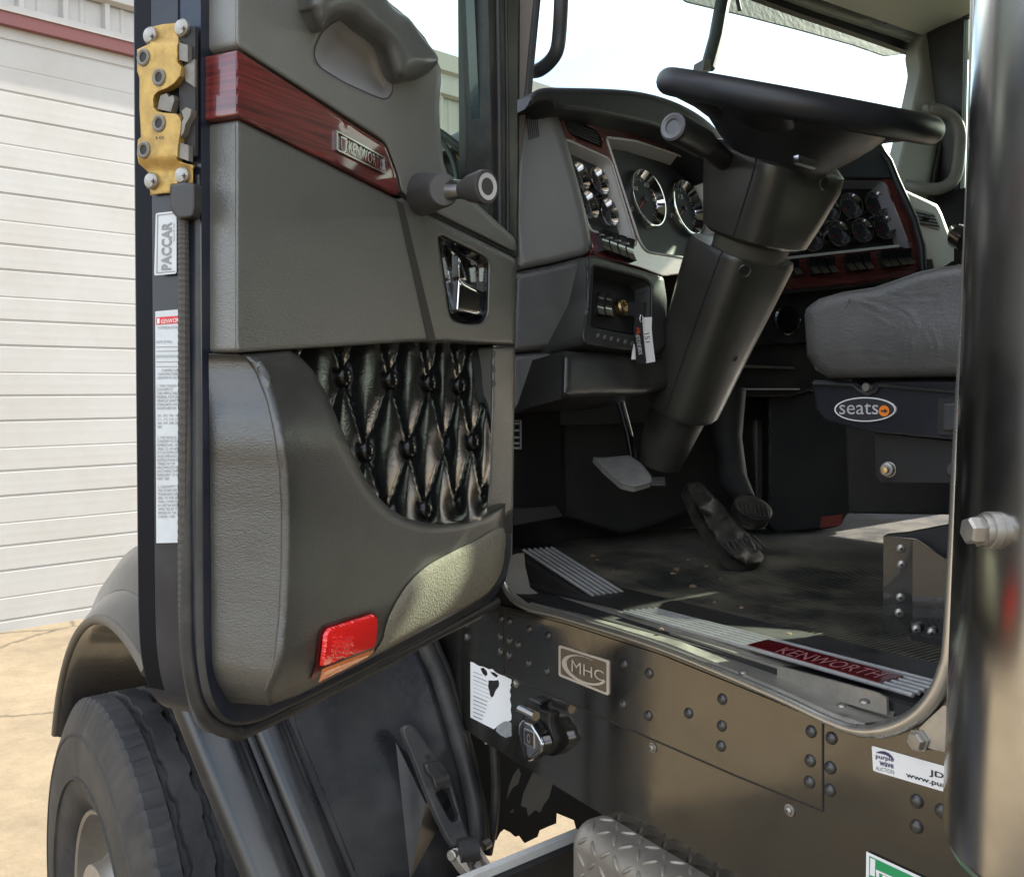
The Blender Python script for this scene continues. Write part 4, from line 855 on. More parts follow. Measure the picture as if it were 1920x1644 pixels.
h2 = rnd([(1137,258),(1195,266),(1263,288),(1310,306),(1324,334),(1345,400),(1330,490),(1281,483),(1216,473),(1206,463),(1198,448)], 6)
h3 = rnd([(1056,219),(1064,215),(1118,246),(1129,262),(1127,277),(1076,256),(1065,246)], 4)
fas = [(1036,198),(1100,190),(1250,200),(1345,280),(1380,340),(1380,520),(1300,512),(1242,519),(1200,503),(1108,479),(1104,430),(1057,262),(1040,206)]
mk('wood_fascia', [(relief_g(DL, fas, 0.0, r=3, step=16, depth=0.12, holes=[h1, h2, h3]), WOOD)], dash)
for h, d, s in ((h1, 0.026, 0.94), (h2, 0.034, 0.95)):
    wl, fl_ = recess_g(DL, h, d, s)
    mk('cluster_bezel', [(wl, BEZEL), (fl_, GAUGEB), (tube_g([DL.at(p[0], p[1], 0.001) for p in h]+[DL.at(h[0][0], h[0][1], 0.001)], 0.0022, 6), BEZEL)], dash, ang=40)
def gauge_g(c, n, r, needle=200, h=0.016):
    n = n.normalized(); ux = ZZ.cross(n).normalized(); uy = n.cross(ux)
    parts = [(lathe_g(c, n, [(r*1.02, 0), (r*1.02, h*0.75), (r*0.99, h), (r*0.95, h), (r*0.80, h*0.25), (r*0.78, 0.002)], 32), CHROME), (lathe_g(c, n, [(r*0.79, 0.002), (0.0001, 0.002)], 28), INK)]
    V = []; F = []
    for k in range(21):
        a = R(225-270*k/20); e = ux*math.cos(a)+uy*math.sin(a); t = n.cross(e); ln = 0.14 if k % 5 == 0 else 0.08; b = len(V)
        V += [c+n*0.0026+e*r*q+t*z for q, z in ((0.74, -r*.013), (0.74, r*.013), (0.74-ln, r*.013), (0.74-ln, -r*.013))]; F.append([b, b+1, b+2, b+3])
    parts.append(((V, F), WHITE))
    a = R(needle); e = ux*math.cos(a)+uy*math.sin(a); t = n.cross(e)
    parts.append((([c+n*0.004+e*r*q+t*z for q, z in ((-0.12, -r*.03), (-0.12, r*.03), (0.66, r*.012), (0.66, -r*.012))], [[0,1,2,3]]), REDINK))
    parts.append((lathe_g(c, n, [(r*.10, .002), (r*.09, .007), (.0001, .0075)], 14), BLACK))
    return parts
def gauge(pl, px, py, rpx, w=-0.040, needle=215):
    c = pl.at(px, py, w); mk('gauge', gauge_g(c, pl.n, rpx*(c-CAM).dot(FW)/FPX, needle), dash, ang=40)
for g_ in ((1077,336,28),(1113,345,28),(1094,389,28),(1131,402,28)): gauge(DL, *g_, w=-0.0255)
gauge(DL, 1206, 375, 56, -0.0335, 220); gauge(DL, 1281, 392, 54, -0.0335, 215)
for lab, q in (('40', (1190,350)), ('60', (1206,345)), ('80', (1219,372)), ('20', (1185,378))):
    pass
mk('dial_numbers', [(text_g(s, DL, [(x,y),(x+9,y+2),(x+9,y-6),(x,y-8)], -0.0308), WHITE) for s, x, y in (('20',1178,395),('40',1187,356),('60',1208,350),('80',1224,378),('10',1258,408),('15',1272,372),('20',1292,378))], dash, smooth=False)
# vent
wl, fl_ = recess_g(DL, h3, 0.03, 0.97)
sl_ = [(wl, BLACK), (fl_, DARK)]
for k in range(5):
    t = 0.12+k*0.19; a = Vector((1058,221)).lerp(Vector((1068,250)), t); b = Vector((1120,247)).lerp(Vector((1127,276)), t)
    sl_.append((slab_g(DL, [(a.x,a.y-1.5),(b.x,b.y-1.5),(b.x,b.y+1.5),(a.x,a.y+1.5)], -0.02, -0.001), BLACK))
for t in (0.3, 0.55, 0.8):
    a = Vector((1058,221)).lerp(Vector((1120,247)), t); b = Vector((1068,250)).lerp(Vector((1127,276)), t)
    sl_.append((slab_g(DL, [(a.x-1.5,a.y),(a.x+1.5,a.y),(b.x+1.5,b.y),(b.x-1.5,b.y)], -0.025, -0.004), BLACK))
mk('air_vent', sl_, dash, smooth=False)
SWM = M('gloss switch plastic', (0.018,0.019,0.019), 0.18, coat=0.8)
def rocker(pl, q, w, h=0.010):
    """rocker switch with a curved gloss face; q = four pixel corners"""
    P = [pl.at(x, y, w) for x, y in q]; V = []; F = []; N = 10      # q: tl tr br bl
    for i in range(N+1):
        t = i/N; d = pl.n*(h*(0.35+0.65*abs(2*t-1)**1.6)); V += [P[0].lerp(P[3], t)+d, P[1].lerp(P[2], t)+d, P[1].lerp(P[2], t)-pl.n*0.01, P[0].lerp(P[3], t)-pl.n*0.01]
    for i in range(N): 
        b = i*4; F += [[b, b+1, b+5, b+4], [b+1, b+2, b+6, b+5], [b+3, b, b+4, b+7]]
    F += [[0, 3, 2, 1], [N*4, N*4+1, N*4+2, N*4+3]]
    return V, F
ZA = lambda x, y: (1030+x*0.1946, 190+y*0.1946)
for k in range(4):
    x0 = 485+k*80; y0 = 1245+k*28
    mk('rocker_switch', [(rocker(DL, [ZA(x0,y0), ZA(x0+66,y0+22), ZA(x0+78,y0+222), ZA(x0+14,y0+200)], 0.006), SWM),
        (slab_g(DL, [ZA(x0+22,y0+32), ZA(x0+46,y0+40), ZA(x0+46,y0+52), ZA(x0+22,y0+44)], 0.010, 0.0155), STEEL)], dash, ang=50)
# cowl over the instruments
cw = [(v.x, v.y) for v in cat([(984,205,0),(992,184,0),(1003,171,0),(1022,165,0),(1070,165,0),(1140,167,0),(1195,172,0),(1245,184,0),(1290,203,0),(1330,230,0),(1360,264,0),(1376,305,0)], 4)]+[(1350,330),(1325,300),(1285,268),(1225,240),(1150,222),(1090,211),(1042,204),(1030,192),(1008,190)]
mk('dash_cowl', [(relief_g(DL, cw, 0.050, r=12, step=14, depth=0.42), COWL)], dash)
# end panel and lower driver-side blocks
ep = [(983,205),(1000,191),(1024,187),(1036,196),(1044,212),(1062,262),(1092,372),(1106,432),(1110,466),(1098,479),(1040,494),(966,510),(958,400),(966,250)]
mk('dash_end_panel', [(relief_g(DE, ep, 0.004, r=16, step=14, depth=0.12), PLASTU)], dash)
ev = []
for k in range(6):
    x = 986+k*3.6; ev.append((slab_g(DE, [(x,216-k*1.2),(x+1.8,215-k*1.2),(x+7.8,262-k*1.2),(x+6,263-k*1.2)], 0.001, 0.0052), DARK))
mk('demister_slots', ev, dash, smooth=False)
mk('dash_end_panel', [(relief_g(DE, [(960,512),(1040,496),(1092,482),(1106,488),(1110,500),(1102,560),(1096,610),(1086,640),(1060,652),(1000,660),(955,664)], 0.020, r=14, step=14, depth=0.13), PLAST_SHADE)], dash)
hi_ = rnd([(1113,504),(1119,503),(1208,526),(1219,537),(1218,632),(1107,611)], 5)
fp = [(1098,482),(1112,478),(1140,488),(1200,506),(1244,520),(1250,560),(1248,650),(1236,664),(1160,656),(1096,646),(1090,632),(1100,560)]
IGN = M('ignition panel plastic', (0.035,0.036,0.034), 0.42, bump=.12, bscale=800)
mk('ignition_panel', [(relief_g(DL, rnd(fp, 8), 0.022, r=7, step=12, depth=0.14, holes=[hi_]), IGN)], dash)
wl, fl_ = recess_g(DL, hi_, 0.030, 0.93, 0.022)
mk('ignition_recess', [(wl, IGN), (fl_, DARK)], dash)
ZI = lambda x, y: (1080+x*0.1338, 480+y*0.1338)
for k in range(2):
    x0 = 300+k*112; mk('rocker_switch', [(rocker(DL, [ZI(x0,515+k*15), ZI(x0+88,535+k*15), ZI(x0+50,850+k*15), ZI(x0-40,830+k*15)], -0.006), SWM), (slab_g(DL, [ZI(x0+30,565+k*20), ZI(x0+90,585+k*20), ZI(x0+88,612+k*20), ZI(x0+28,592+k*20)], 0.002, 0.0045), STEEL)], dash, ang=50)
for k in range(6):
    x0 = 300+k*96; mk('panel_slot', [(slab_g(DL, [ZI(x0,1085+k*22), ZI(x0+36,1090+k*22), ZI(x0+14,1140+k*22), ZI(x0-14,1135+k*22)], 0.020, 0.0228), STEEL if False else M('slot highlight', (0.15,0.15,0.145), 0.4) if k == 0 else bpy.data.materials['slot highlight'])], dash, smooth=False)
kc = DL.at(*ZI(615,735), -0.006)
BRASS = M('brass lock', (0.62,0.45,0.22), 0.28, 1.0)
mk('ignition_lock', [(lathe_g(kc, DL.n, [(0.016,0),(0.016,0.008),(0.013,0.011),(0.010,0.011),(0.0095,0.008),(0.0001,0.008)], 24), BRASS)], dash)
kp = [DL.at(*ZI(640,745), 0.004), DL.at(*ZI(760,745), 0.022), DL.at(*ZI(905,745), 0.045)]
key = mk('ignition_key', [(bend_box(kp[0], kp[1], (0,0,1), 0.004, 0.008), BRASS), (bend_box(kp[1].lerp(kp[2], -.1), kp[2]+(kp[2]-kp[1])*0.4, (0,0,1), 0.008, 0.024), BLACK)], None, smooth=False, label='brass ignition key with a dark head turned in the dashboard lock', cat='key')
KT = Plane(DL.at(*ZI(930,900), 0.055), (-0.25, -0.95, 0.05))
def tag_pts(pts): return [ZI(*p) for p in pts]
mk('key_tag', [(slab_g(KT, tag_pts([(840,870),(900,850),(925,880),(945,1100),(985,1490),(960,1515),(850,1500),(840,1300),(810,1000)]), -0.001, 0.0015), BLACK),
    (text_g('rb', KT, tag_pts([(848,1010),(850,1095),(905,1095),(903,1010)]), 0.0019), M('orange print', (0.75,0.10,0.03), 0.5)),
    (text_g('RITCHIE BROS.', KT, tag_pts([(835,1110),(880,1385),(932,1385),(890,1110)]), 0.0019), STICK)], None, smooth=False, label='black key tag with red and white lettering hanging from the ignition key', cat='key tag')
mk('key_tag', [(slab_g(KT, tag_pts([(905,930),(960,860),(1065,855),(1060,1000),(1070,1150),(1112,1480),(980,1502),(950,1430),(935,1250),(915,1050)]), -0.004, -0.002), STICK),
    (text_g('151', KT, tag_pts([(955,1090),(975,1215),(1035,1205),(1025,1075)]), -0.0015), INK)], None, smooth=False, label='white paper key tag handwritten 151 beside the black tag', cat='key tag')
mk('key_tag', [(slab_g(KT, tag_pts([(815,1230),(840,1300),(848,1450),(780,1450),(795,1330)]), -0.008, -0.006), STICK)], None, smooth=False, label='corner of a white tag showing behind the black key tag', cat='key tag')
mk('key_ring', [(tube_g([KT.at(*ZI(918+22*math.cos(a), 880+55*math.sin(a)), 0.004) for a in [2*math.pi*k/16 for k in range(17)]], 0.0012, 6), CHROME)], None, ang=80, label='small split ring joining the hanging tags to the ignition key', cat='key ring')
lb = [(955,664),(1000,661),(1060,656),(1060,700),(1056,745),(1020,756),(985,766),(955,775)]
mk('knee_panel_end', [(relief_g(DE, lb, 0.022, r=12, step=14, depth=0.14), PLAST_SHADE)], dash)
mk('knee_panel', [(relief_g(DL, [(1055,658),(1150,660),(1262,668),(1262,725),(1212,742),(1100,744),(1052,748)], 0.006, r=20, step=14, depth=0.14), PLAST_SHADE)], dash)
# centre section of the dash
fasR = [(1500,300),(1560,290),(1655,288),(1664,300),(1678,336),(1712,410),(1727,460),(1730,510),(1716,520),(1600,536),(1470,548),(1470,300)]
hR = rnd([(1470,337),(1654,339),(1660,346),(1708,470),(1692,463),(1600,472),(1470,486)], 4)
mk('wood_fascia', [(relief_g(DR, fasR, 0.0, r=5, step=16, depth=0.16, holes=[hR]), WOOD), (tube_g([DR.at(x, y, 0.002) for x, y in ((1655,288),(1666,303),(1680,338),(1714,412),(1728,462),(1731,512))], 0.010, 10), BLACK)], dash)
mk('dash_cowl', [(relief_g(DR, [(1480,250),(1600,240),(1650,256),(1672,300),(1682,336),(1560,336),(1470,334)], 0.006, r=6, step=16, depth=0.40), COWL)], dash)
wl, fl_ = recess_g(DR, hR, 0.032, 0.92)
mk('cluster_bezel', [(wl, M('mauve grey bezel', (0.27,0.255,0.26), 0.45)), (fl_, M('black gauge panel', (0.010,0.011,0.011), 0.3))], dash)
for g_ in ((1548,398,23),(1590,390,24),(1636,386,24),(1517,452,23),(1566,442,24),(1610,436,23),(1652,430,23)): gauge(DR, g_[0], g_[1], g_[2]*1.05, -0.0315, 200)
ZB = lambda x, y: (1440+x*0.1979, 300+y*0.1979)
for x, y in ((230,960),(400,950),(480,945),(570,940),(740,920),(820,912),(905,905),(1070,885),(1145,878),(1225,868),(1295,860)):
    mk('rocker_switch', [(rocker(DR, [ZB(x-30,y-5), ZB(x+34,y-10), ZB(x+78,y+135), ZB(x+14,y+145)], 0.006, 0.014), SWM)], dash, ang=50)
mk('switch_rail', [(slab_g(DR, [ZB(150,920), ZB(1240,800), ZB(1250,825), ZB(150,945)], 0.001, 0.004), BEZEL)], dash, smooth=False)
LR = Plane(DR.at(1480, 600, -0.02), (-0.30, -0.95, 0.0))
mk('radio_panel', [(relief_g(LR, [(1380,545),(1560,540),(1740,512),(1740,700),(1560,720),(1480,745),(1380,745)], 0.0, r=6, step=18, depth=0.10), BLACK),
    (slab_g(LR, [(1420,548),(1600,534),(1740,512),(1740,516),(1600,539),(1420,555)], 0.0, 0.022), BLACK), (slab_g(LR, [(1380,648),(1540,640),(1540,645),(1380,655)], 0.0, 0.010), CHROME),
    (slab_g(LR, [(1380,683),(1490,688),(1490,692),(1380,689)], 0.0, 0.012), STEEL), (slab_g(LR, [(1384,692),(1490,692),(1494,728),(1380,728)], 0.0, 0.002), DARK), (slab_g(LR, [(1380,728),(1500,728),(1500,731),(1380,731)], 0.0, 0.010), BEZEL)], dash)
rvc = LR.at(1474, 600, 0.002)
vb = [(lathe_g(rvc, LR.n, [(0.036,0),(0.036,0.008),(0.032,0.012),(0.029,0.008),(0.028,0.002),(0.0001,0.002)], 28), SWM)]
for k in range(-3, 4):
    h = k*0.0075; L_ = math.sqrt(max(0, 0.028**2-h*h)); s_ = LR.n.cross(ZZ).normalized()
    vb.append((bend_box(rvc+LR.n*0.006+ZZ*h-s_*L_, rvc+LR.n*0.006+ZZ*h+s_*L_, LR.n, 0.002, 0.006), SWM))
mk('round_vent', vb, dash)
# passenger side of the dash
PDp = Plane(at_depth(1735, 440, 2.62), (-0.35, -0.80, 0.55))
pd_ = [(1688,352),(1700,358),(1757,384),(1766,400),(1778,432),(1796,474),(1830,560),(1731,580),(1729,500),(1715,430)]
mk('passenger_dash', [(relief_g(PDp, pd_, 0.0, r=5, step=14, depth=0.25), LIGHTG)], dash)
pv = rnd([(1703,388),(1752,400),(1764,427),(1762,430),(1722,420),(1710,404)], 3)
pvp = [(slab_g(PDp, pv, 0.0, 0.004), M('vent surround', (0.30,0.31,0.29), 0.4))]
for k in range(4):
    pvp.append((slab_g(PDp, [(1707+k*3.2,394+k*7.2),(1752+k*2.6,404+k*6.2),(1753+k*2.6,407+k*6.2),(1709+k*3.2,398+k*7.2)], 0.004, 0.0055), DARK))
mk('air_vent', pvp+[(slab_g(PDp, [(1735,402),(1745,404),(1744,410),(1733,408)], .005, .012), BLACK)], dash, smooth=False)
mk('cup_mount', [(tube_g([PDp.at(1790, 432, 0.05), PDp.at(1800, 444, 0.07), PDp.at(1812, 452, 0.08)], [0.016, 0.032, 0.028], 16), SWM), (bend_box(PDp.at(1800,450,0.07), PDp.at(1800,492,0.02), (1,0,0), .02, .02), BLACK), (slab_g(PDp, [(1734,486),(1748,486),(1752,508),(1736,508)], 0.0, 0.003), DARK), (slab_g(PDp, [(1770,500),(1785,490),(1794,490),(1796,500)], 0.0, 0.02), DARK)], dash)
mk('dash_back', [(box_g((1.04, 1.66, 1.62), (2.84, 1.78, 1.93)), DARK)], dash, smooth=False)
# ------------------------------------------------------------------ steering column and wheel
XC = 1.42
def ringc(px, py, rx, ry, n=28, ax=None, pw=2.0, dx=0):
    c = at_X(px, py, XC+dx); t = (c-CAM).dot(FW)/FPX; u = Vector((1,0,0)); v = ax.cross(u).normalized(); out = []
    for k in range(n):
        a = 2*math.pi*k/n; ca, sa = math.cos(a), math.sin(a)
        out.append(c+u*(rx*t)*math.copysign(abs(ca)**(2/pw), ca)+v*(ry*t)*math.copysign(abs(sa)**(2/pw), sa))
    return out
AX = Vector((0, -0.447, 0.894))
colm = mk('steering_column', [(loft_g([ringc(1236,866,44,40,ax=AX), ringc(1258,805,52,48,ax=AX,pw=2.2), ringc(1282,748,57,53,ax=AX,pw=2.3)]), HARD)], truck, ang=60)
SHR = M('column shroud', (0.036,0.035,0.031), 0.32, spec=0.8, bump=0.14, bscale=800, dirt=(0.10,0.095,0.08), damt=.25, dscale=8)
mid = [ringc(1277,772,58,56,ax=AX,pw=2.6), ringc(1281,762,64,61,ax=AX,pw=2.8), ringc(1322,650,76,69,ax=AX,pw=3.2), ringc(1362,545,87,76,ax=AX,pw=3.6), ringc(1389,476,93,80,ax=AX,pw=3.8), ringc(1393,467,90,77,ax=AX,pw=3.8), ringc(1393,470,76,66,ax=AX,pw=3.0)]
mk('column_shroud', [(loft_g(mid), SHR)], colm, ang=40)
neck = [ringc(1400,478,72,64,ax=AX), ringc(1422,425,84,72,ax=AX)]
mk('column_neck', [(loft_g(neck), M('dusty boot', (0.085,0.08,0.062), 0.6, var=.3, vscale=30))], colm, ang=60)
AX2 = Vector((0, -0.40, 0.916))
upx = [ringc(1412,450,82,74,ax=AX2,pw=2.8), ringc(1415,442,92,82,ax=AX2,pw=3.2), ringc(1430,390,102,92,ax=AX2,pw=4.0), ringc(1447,330,112,104,ax=AX2,pw=4.6), ringc(1454,302,112,104,ax=AX2,pw=4.6), ringc(1456,290,104,96,ax=AX2,pw=4.0), ringc(1458,282,78,72,ax=AX2,pw=3.0)]
mk('column_shroud', [(loft_g(upx), SHR)], colm, ang=40)
for rr_, ki in ((upx, 15), (mid, 15)):
    mk('shroud_split', [(tube_g([r_[ki]*1.0+(r_[ki]-sum(r_, Vector())/len(r_))*0.004 for r_ in rr_[1:6]], 0.0014, 6), DARK)], colm, ang=80)
for px, py, rr_, tt in ((1398,506,0.010,1.725),):
    c = at_depth(px, py, 1.74); n_ = (CAM-c).normalized()
# screw hollows
def hollow(px, py, r, obj_rings):
    bvh = BVHTree.FromPolygons([Vector(v) for v in loft_g(obj_rings)[0]], loft_g(obj_rings)[1]); h, n, i, d = bvh.ray_cast(CAM, ray(px, py).normalized())
    if h is None: return
    if n.dot(CAM-h) < 0: n = -n
    mk('screw_hollow', [(lathe_g(h, n, [(r*1.15, -0.0005), (r, 0.0012), (r*0.85, 0.0006), (r*0.8, 0.0003)], 18), SHR), (lathe_g(h, n, [(r*0.85, 0.0006), (0.0001, 0.0005)], 14), DARK)], colm)
hollow(1396, 508, 0.011, mid); hollow(1545, 343, 0.011, upx); hollow(1378, 672, 0.006, mid)
# indicator stalk
p0, p1, p2 = at_X(1372,312,1.36), at_depth(1322,272,1.64), at_depth(1263,239,1.56)
mk('indicator_stalk', [(tube_g([p0, p0.lerp(p1,.5), p1, p1.lerp(p2,.04), p1.lerp(p2,.06), p1.lerp(p2,.93), p2], [0.016,0.018,0.020,0.0205,0.0225,0.0232,0.0215], 22), BLACK),
    (lathe_g(p2, p2-p1, [(0.0205,-0.002),(0.0215,0.003),(0.0185,0.006),(0.0125,0.004),(0.0115,0.001),(0.0001,0.001)], 24), M('stalk end cap', (0.13,0.13,0.14), 0.35))], colm, ang=45)
mk('tilt_lever', [(bend_box(at_depth(1492,299,1.58), at_depth(1527,310,1.60), (0,0,1), 0.010, 0.012), CHROME)], colm, smooth=False)
# wheel
WC = at_X(1494, 198, XC-0.02); WN = Vector((-0.032, -0.345, 0.935)).normalized(); WR_ = 0.218
wu = Vector((1,0,0)); wu = (wu-WN*wu.dot(WN)).normalized(); wv = WN.cross(wu)
rim_ = [WC+(wu*math.cos(a)+wv*math.sin(a))*WR_ for a in [2*math.pi*k/72 for k in range(73)]]
sw = mk('steering_wheel', [(tube_g(rim_, 0.0230, 18, cap=False, ry=0.0230), WHEELB)], truck, ang=80)
hub = lathe_g(WC, -WN, [(0.0001,-0.004),(0.11,-0.004),(0.150,0.004),(0.158,0.020),(0.140,0.045),(0.112,0.072),(0.084,0.094),(0.066,0.112)], 36, (False, True))
mk('hub', [(hub, WHEELB)], sw, ang=60)
for a in (25, 155, 205, 335):
    e = wu*math.cos(R(a))+wv*math.sin(R(a)); t_ = WN.cross(e)
    rs = []
    for q, hw, dz, th in ((0.06,0.055,-0.050,0.030),(0.11,0.050,-0.036,0.024),(0.17,0.050,-0.016,0.018),(0.225,0.065,-0.003,0.016)):
        c = WC+e*q+WN*dz; rs.append([c+t_*hw*math.cos(b)+WN*th*math.sin(b) for b in [2*math.pi*k/16 for k in range(16)]])
    mk('spoke', [(loft_g(rs), WHEELB)], sw, ang=70)
# ------------------------------------------------------------------ pedals
CPp = Plane(at_Y(1170, 885, 1.46), (-0.15, -0.45, 0.88))
mk('clutch_pedal', [(relief_g(CPp, rnd([(1111,857),(1135,857),(1180,853),(1203,868),(1222,893),(1221,905),(1190,914),(1165,908),(1135,882)], 4), 0.012, r=4, step=8, depth=0.014), M('worn pedal rubber', (0.24,0.235,0.225), 0.75, var=.4, vscale=40, bump=.6, bscale=120))]
   + [(tube_g([CPp.at(1188,862,0.0), at_Y(1180,815,1.52), at_Y(1160,740,1.58)], [0.008,0.009,0.010], 10), CHROME)], truck)
BPp = Plane(at_Y(1235, 902, 1.50), (-0.1, -0.5, 0.86))
mk('foot_rest', [(slab_g(BPp, [(1218,890),(1243,890),(1251,904),(1248,912),(1222,912)], -0.01, 0.0), BLACK)]+[(slab_g(BPp, [(1221,894+4*k),(1246,894+4*k),(1247,896+4*k),(1222,896+4*k)], 0.0, 0.003), GREYINK) for k in range(4)], truck, smooth=False)
ac0, ac1 = at_Z(1405, 1050, ZF+0.02), at_depth(1298, 915, 2.06)
ad_ = (ac1-ac0).normalized(); an_ = Vector((0.0, -0.8, 0.6)); asd = ad_.cross(an_).normalized(); an_ = asd.cross(ad_)
if an_.z < 0: an_ = -an_
APl = Plane(at_Z(1405, 1050, ZF+0.02), an_)
PEDM = M('muddy pedal rubber', (0.014,0.014,0.013), 0.6, bump=1.0, bscale=70, dirt=(0.10,0.085,0.06), damt=0.6, dscale=30)
random.seed(3); lum = [(random.uniform(1285,1430), random.uniform(905,1062), random.uniform(5,13), random.uniform(0.004,0.012)) for _ in range(60)]
def mudf(x, y, d): return sum(h*math.exp(-((x-a)**2+(y-b)**2)/(r*r)) for a, b, r, h in lum)*min(1, d/6)
acc = [(relief_g(APl, rnd([(1284,905),(1312,902),(1340,930),(1372,965),(1410,1008),(1433,1044),(1428,1056),(1400,1064),(1372,1048),(1340,1010),(1306,958)], 8), 0.014, r=6, step=5, depth=0.03, wf=mudf), PEDM)]
for k in range(7):
    x = 1360+k*9; y = 1022-k*2; acc.append((tube_g([APl.at(x, y-6, 0.016), APl.at(x+22, y+26-k*1.5, 0.016)], 0.0022, 6), PEDM))
mk('accelerator_pedal', acc, truck)
BK = Plane(at_depth(1412, 952, 2.03), (-0.2, -0.6, 0.77))
mk('brake_pedal', [(relief_g(BK, [(1412+36*math.cos(a)+6*math.sin(a), 952+24*math.sin(a)+6*math.cos(a)) for a in [2*math.pi*k/24 for k in range(24)]], 0.014, r=7, step=8, depth=0.03), PEDM)]
   + [(tube_g([BK.at(1388+k*8, 938+k*1.5, 0.016), BK.at(1394+k*8, 966+k*1.0, 0.016)], 0.0022, 6), PEDM) for k in range(7)]
   + [(tube_g([BK.at(1400,940,-0.01), at_depth(1375,900,2.12), at_depth(1362,820,2.18), at_depth(1368,730,2.2)], [0.020,0.03,0.034,0.036], 12), DARK), (tube_g([at_depth(1345,905,2.15), at_depth(1370,880,2.15), at_depth(1390,925,2.06)], 0.008, 8), BLACK)], truck)
# heater box at the passenger side with its small red lamp
HB = Plane(at_Z(1500, 1000, ZF), (-0.55, -0.80, 0.1))
mk('heater_box', [(relief_g(HB, rnd([(1440,740),(1560,730),(1612,740),(1606,962),(1590,962),(1578,985),(1560,990),(1456,1001),(1440,985)], 6), 0.0, r=5, step=18, depth=0.06), DARK), (slab_g(HB, [(1541,968),(1580,964),(1576,985),(1537,990)], 0.0, 0.004), M('dull red lens', (0.22,0.05,0.04), 0.4))], truck)
# ------------------------------------------------------------------ driver seat
SX = 1.215
SPx = Plane((SX, 1, 1.7), (-1, 0, 0))
seat = empty('driver_seat', (1.5, 0.7, ZF), 'grey vinyl driver seat on a black base inside the cab', 'seat')
cu = [(1508,592),(1511,580),(1519,572),(1536,560),(1582,547),(1638,539),(1680,525),(1722,510),(1764,501),(1810,495),(2050,470),(2100,720),(1806,706),(1553,709),(1530,695),(1513,667)]
CRS = [[(1604,556),(1640,566),(1680,580),(1700,590)],[(1612,572),(1650,590),(1680,606)],[(1566,668),(1600,664),(1640,664),(1672,670)],[(1700,590),(1714,612),(1702,640),(1704,686)],[(1732,570),(1704,590),(1684,612),(1660,626)],[(1740,620),(1752,650),(1745,690)],[(1590,690),(1620,684),(1650,688)],[(1640,545),(1700,560),(1760,556)]]
def cushf(x, y, d):
    v = 0.008*math.exp(-((y-640)/60.0)**2)
    for c in CRS:
        for (ax, ay), (bx, by) in zip(c, c[1:]):
            L2 = (bx-ax)**2+(by-ay)**2; t = max(0, min(1, ((x-ax)*(bx-ax)+(y-ay)*(by-ay))/L2)); e = (x-ax-t*(bx-ax))**2+(y-ay-t*(by-ay))**2
            v -= 0.0011*math.exp(-e/9.0)-0.0007*math.exp(-e/90.0)
    return v
mk('seat_cushion', [(relief_g(SPx, cu[:10]+[(1900,486),(1900,709)]+cu[12:], 0.02, r=20, step=5.5, depth=0.56, wf=cushf), SEATM)], seat, ang=60)
cs = cat([SPx.at(x, y, 0.0215) for x, y in ((1594,562),(1580,590),(1572,620),(1560,650),(1556,690))], 6)
mk('cushion_seam', [(tube_g(cs, 0.0018, 6), SEATM)], seat, ang=80)
va = rnd([(1523,712),(1605,716),(1622,728),(1640,716),(1700,714),(2050,712),(2060,870),(1800,826),(1638,811),(1546,788),(1530,766)], 6)
mk('cushion_piping', [(tube_g(cat([SPx.at(x, y, 0.012) for x, y in ((1516,585),(1540,566),(1584,555),(1640,547),(1682,533),(1724,518),(1766,509),(1812,503),(1900,494))], 5), 0.0028, 8), SEATM), (tube_g(cat([SPx.at(x, y, 0.014) for x, y in ((1530,690),(1556,700),(1640,699),(1810,697),(1895,700))], 5), 0.0024, 8), SEATM)], seat, ang=80)
mk('seat_side_cover', [(relief_g(SPx, va, 0.0, r=4, step=14, depth=0.03), M('seat cover plastic', (0.016,0.017,0.022), 0.30, bump=.06, bscale=500, coat=.3)), (tube_g([SPx.at(x, y, 0.003) for x, y in ((1525,719),(1600,722),(1612,733),(1628,740),(1642,733),(1650,722),(1800,736),(2000,748))], 0.0028, 8), BLACK), (lathe_g(SPx.at(1626,726,0.0), SPx.n, [(0.007,0),(0.006,0.004),(0.0001,0.004)], 12), STEEL)], seat)
Zs = lambda x, y: (1400+x*0.28, 440+y*0.28)
el = [Zs(792+205*math.cos(a), 1170+82*math.sin(a)+0.0*math.cos(a)) for a in [2*math.pi*k/40 for k in range(40)]]
el2 = [Zs(792+196*math.cos(a), 1170+74*math.sin(a)) for a in [2*math.pi*k/40 for k in range(40)]]
orr = [Zs(920+35*math.cos(a), 1180+37*math.sin(a)) for a in [2*math.pi*k/24 for k in range(24)]]
mk('seat_emblem', [(slab_g(SPx, el, 0.0, 0.003), STICK), (flat_g(SPx, el2, 0.0034), INK), (text_g('seats', SPx, [Zs(620,1203), Zs(882,1203), Zs(882,1128), Zs(620,1128)], 0.0040), M('silver print', (.45,.45,.46), .4)),
    (flat_g(SPx, orr, 0.0042), M('orange disc', (0.75,0.20,0.015), 0.5)), (flat_g(SPx, [Zs(898,1174), Zs(922,1174), Zs(922,1164), Zs(944,1180), Zs(922,1196), Zs(922,1186), Zs(898,1186)], 0.0046), INK)], seat, smooth=False)
mk('seat_switch', [(slab_g(SPx, rnd([Zs(1282,1100), Zs(1420,1090), Zs(1500,1095), Zs(1500,1345), Zs(1275,1335)], 5), 0.0, 0.003), BLACK), (relief_g(SPx, rnd([Zs(1315,1130), Zs(1415,1125), Zs(1412,1310), Zs(1310,1315)], 4), 0.008, r=4, step=8, depth=0.006), M('switch cap', (.05,.05,.055), .3))], seat)
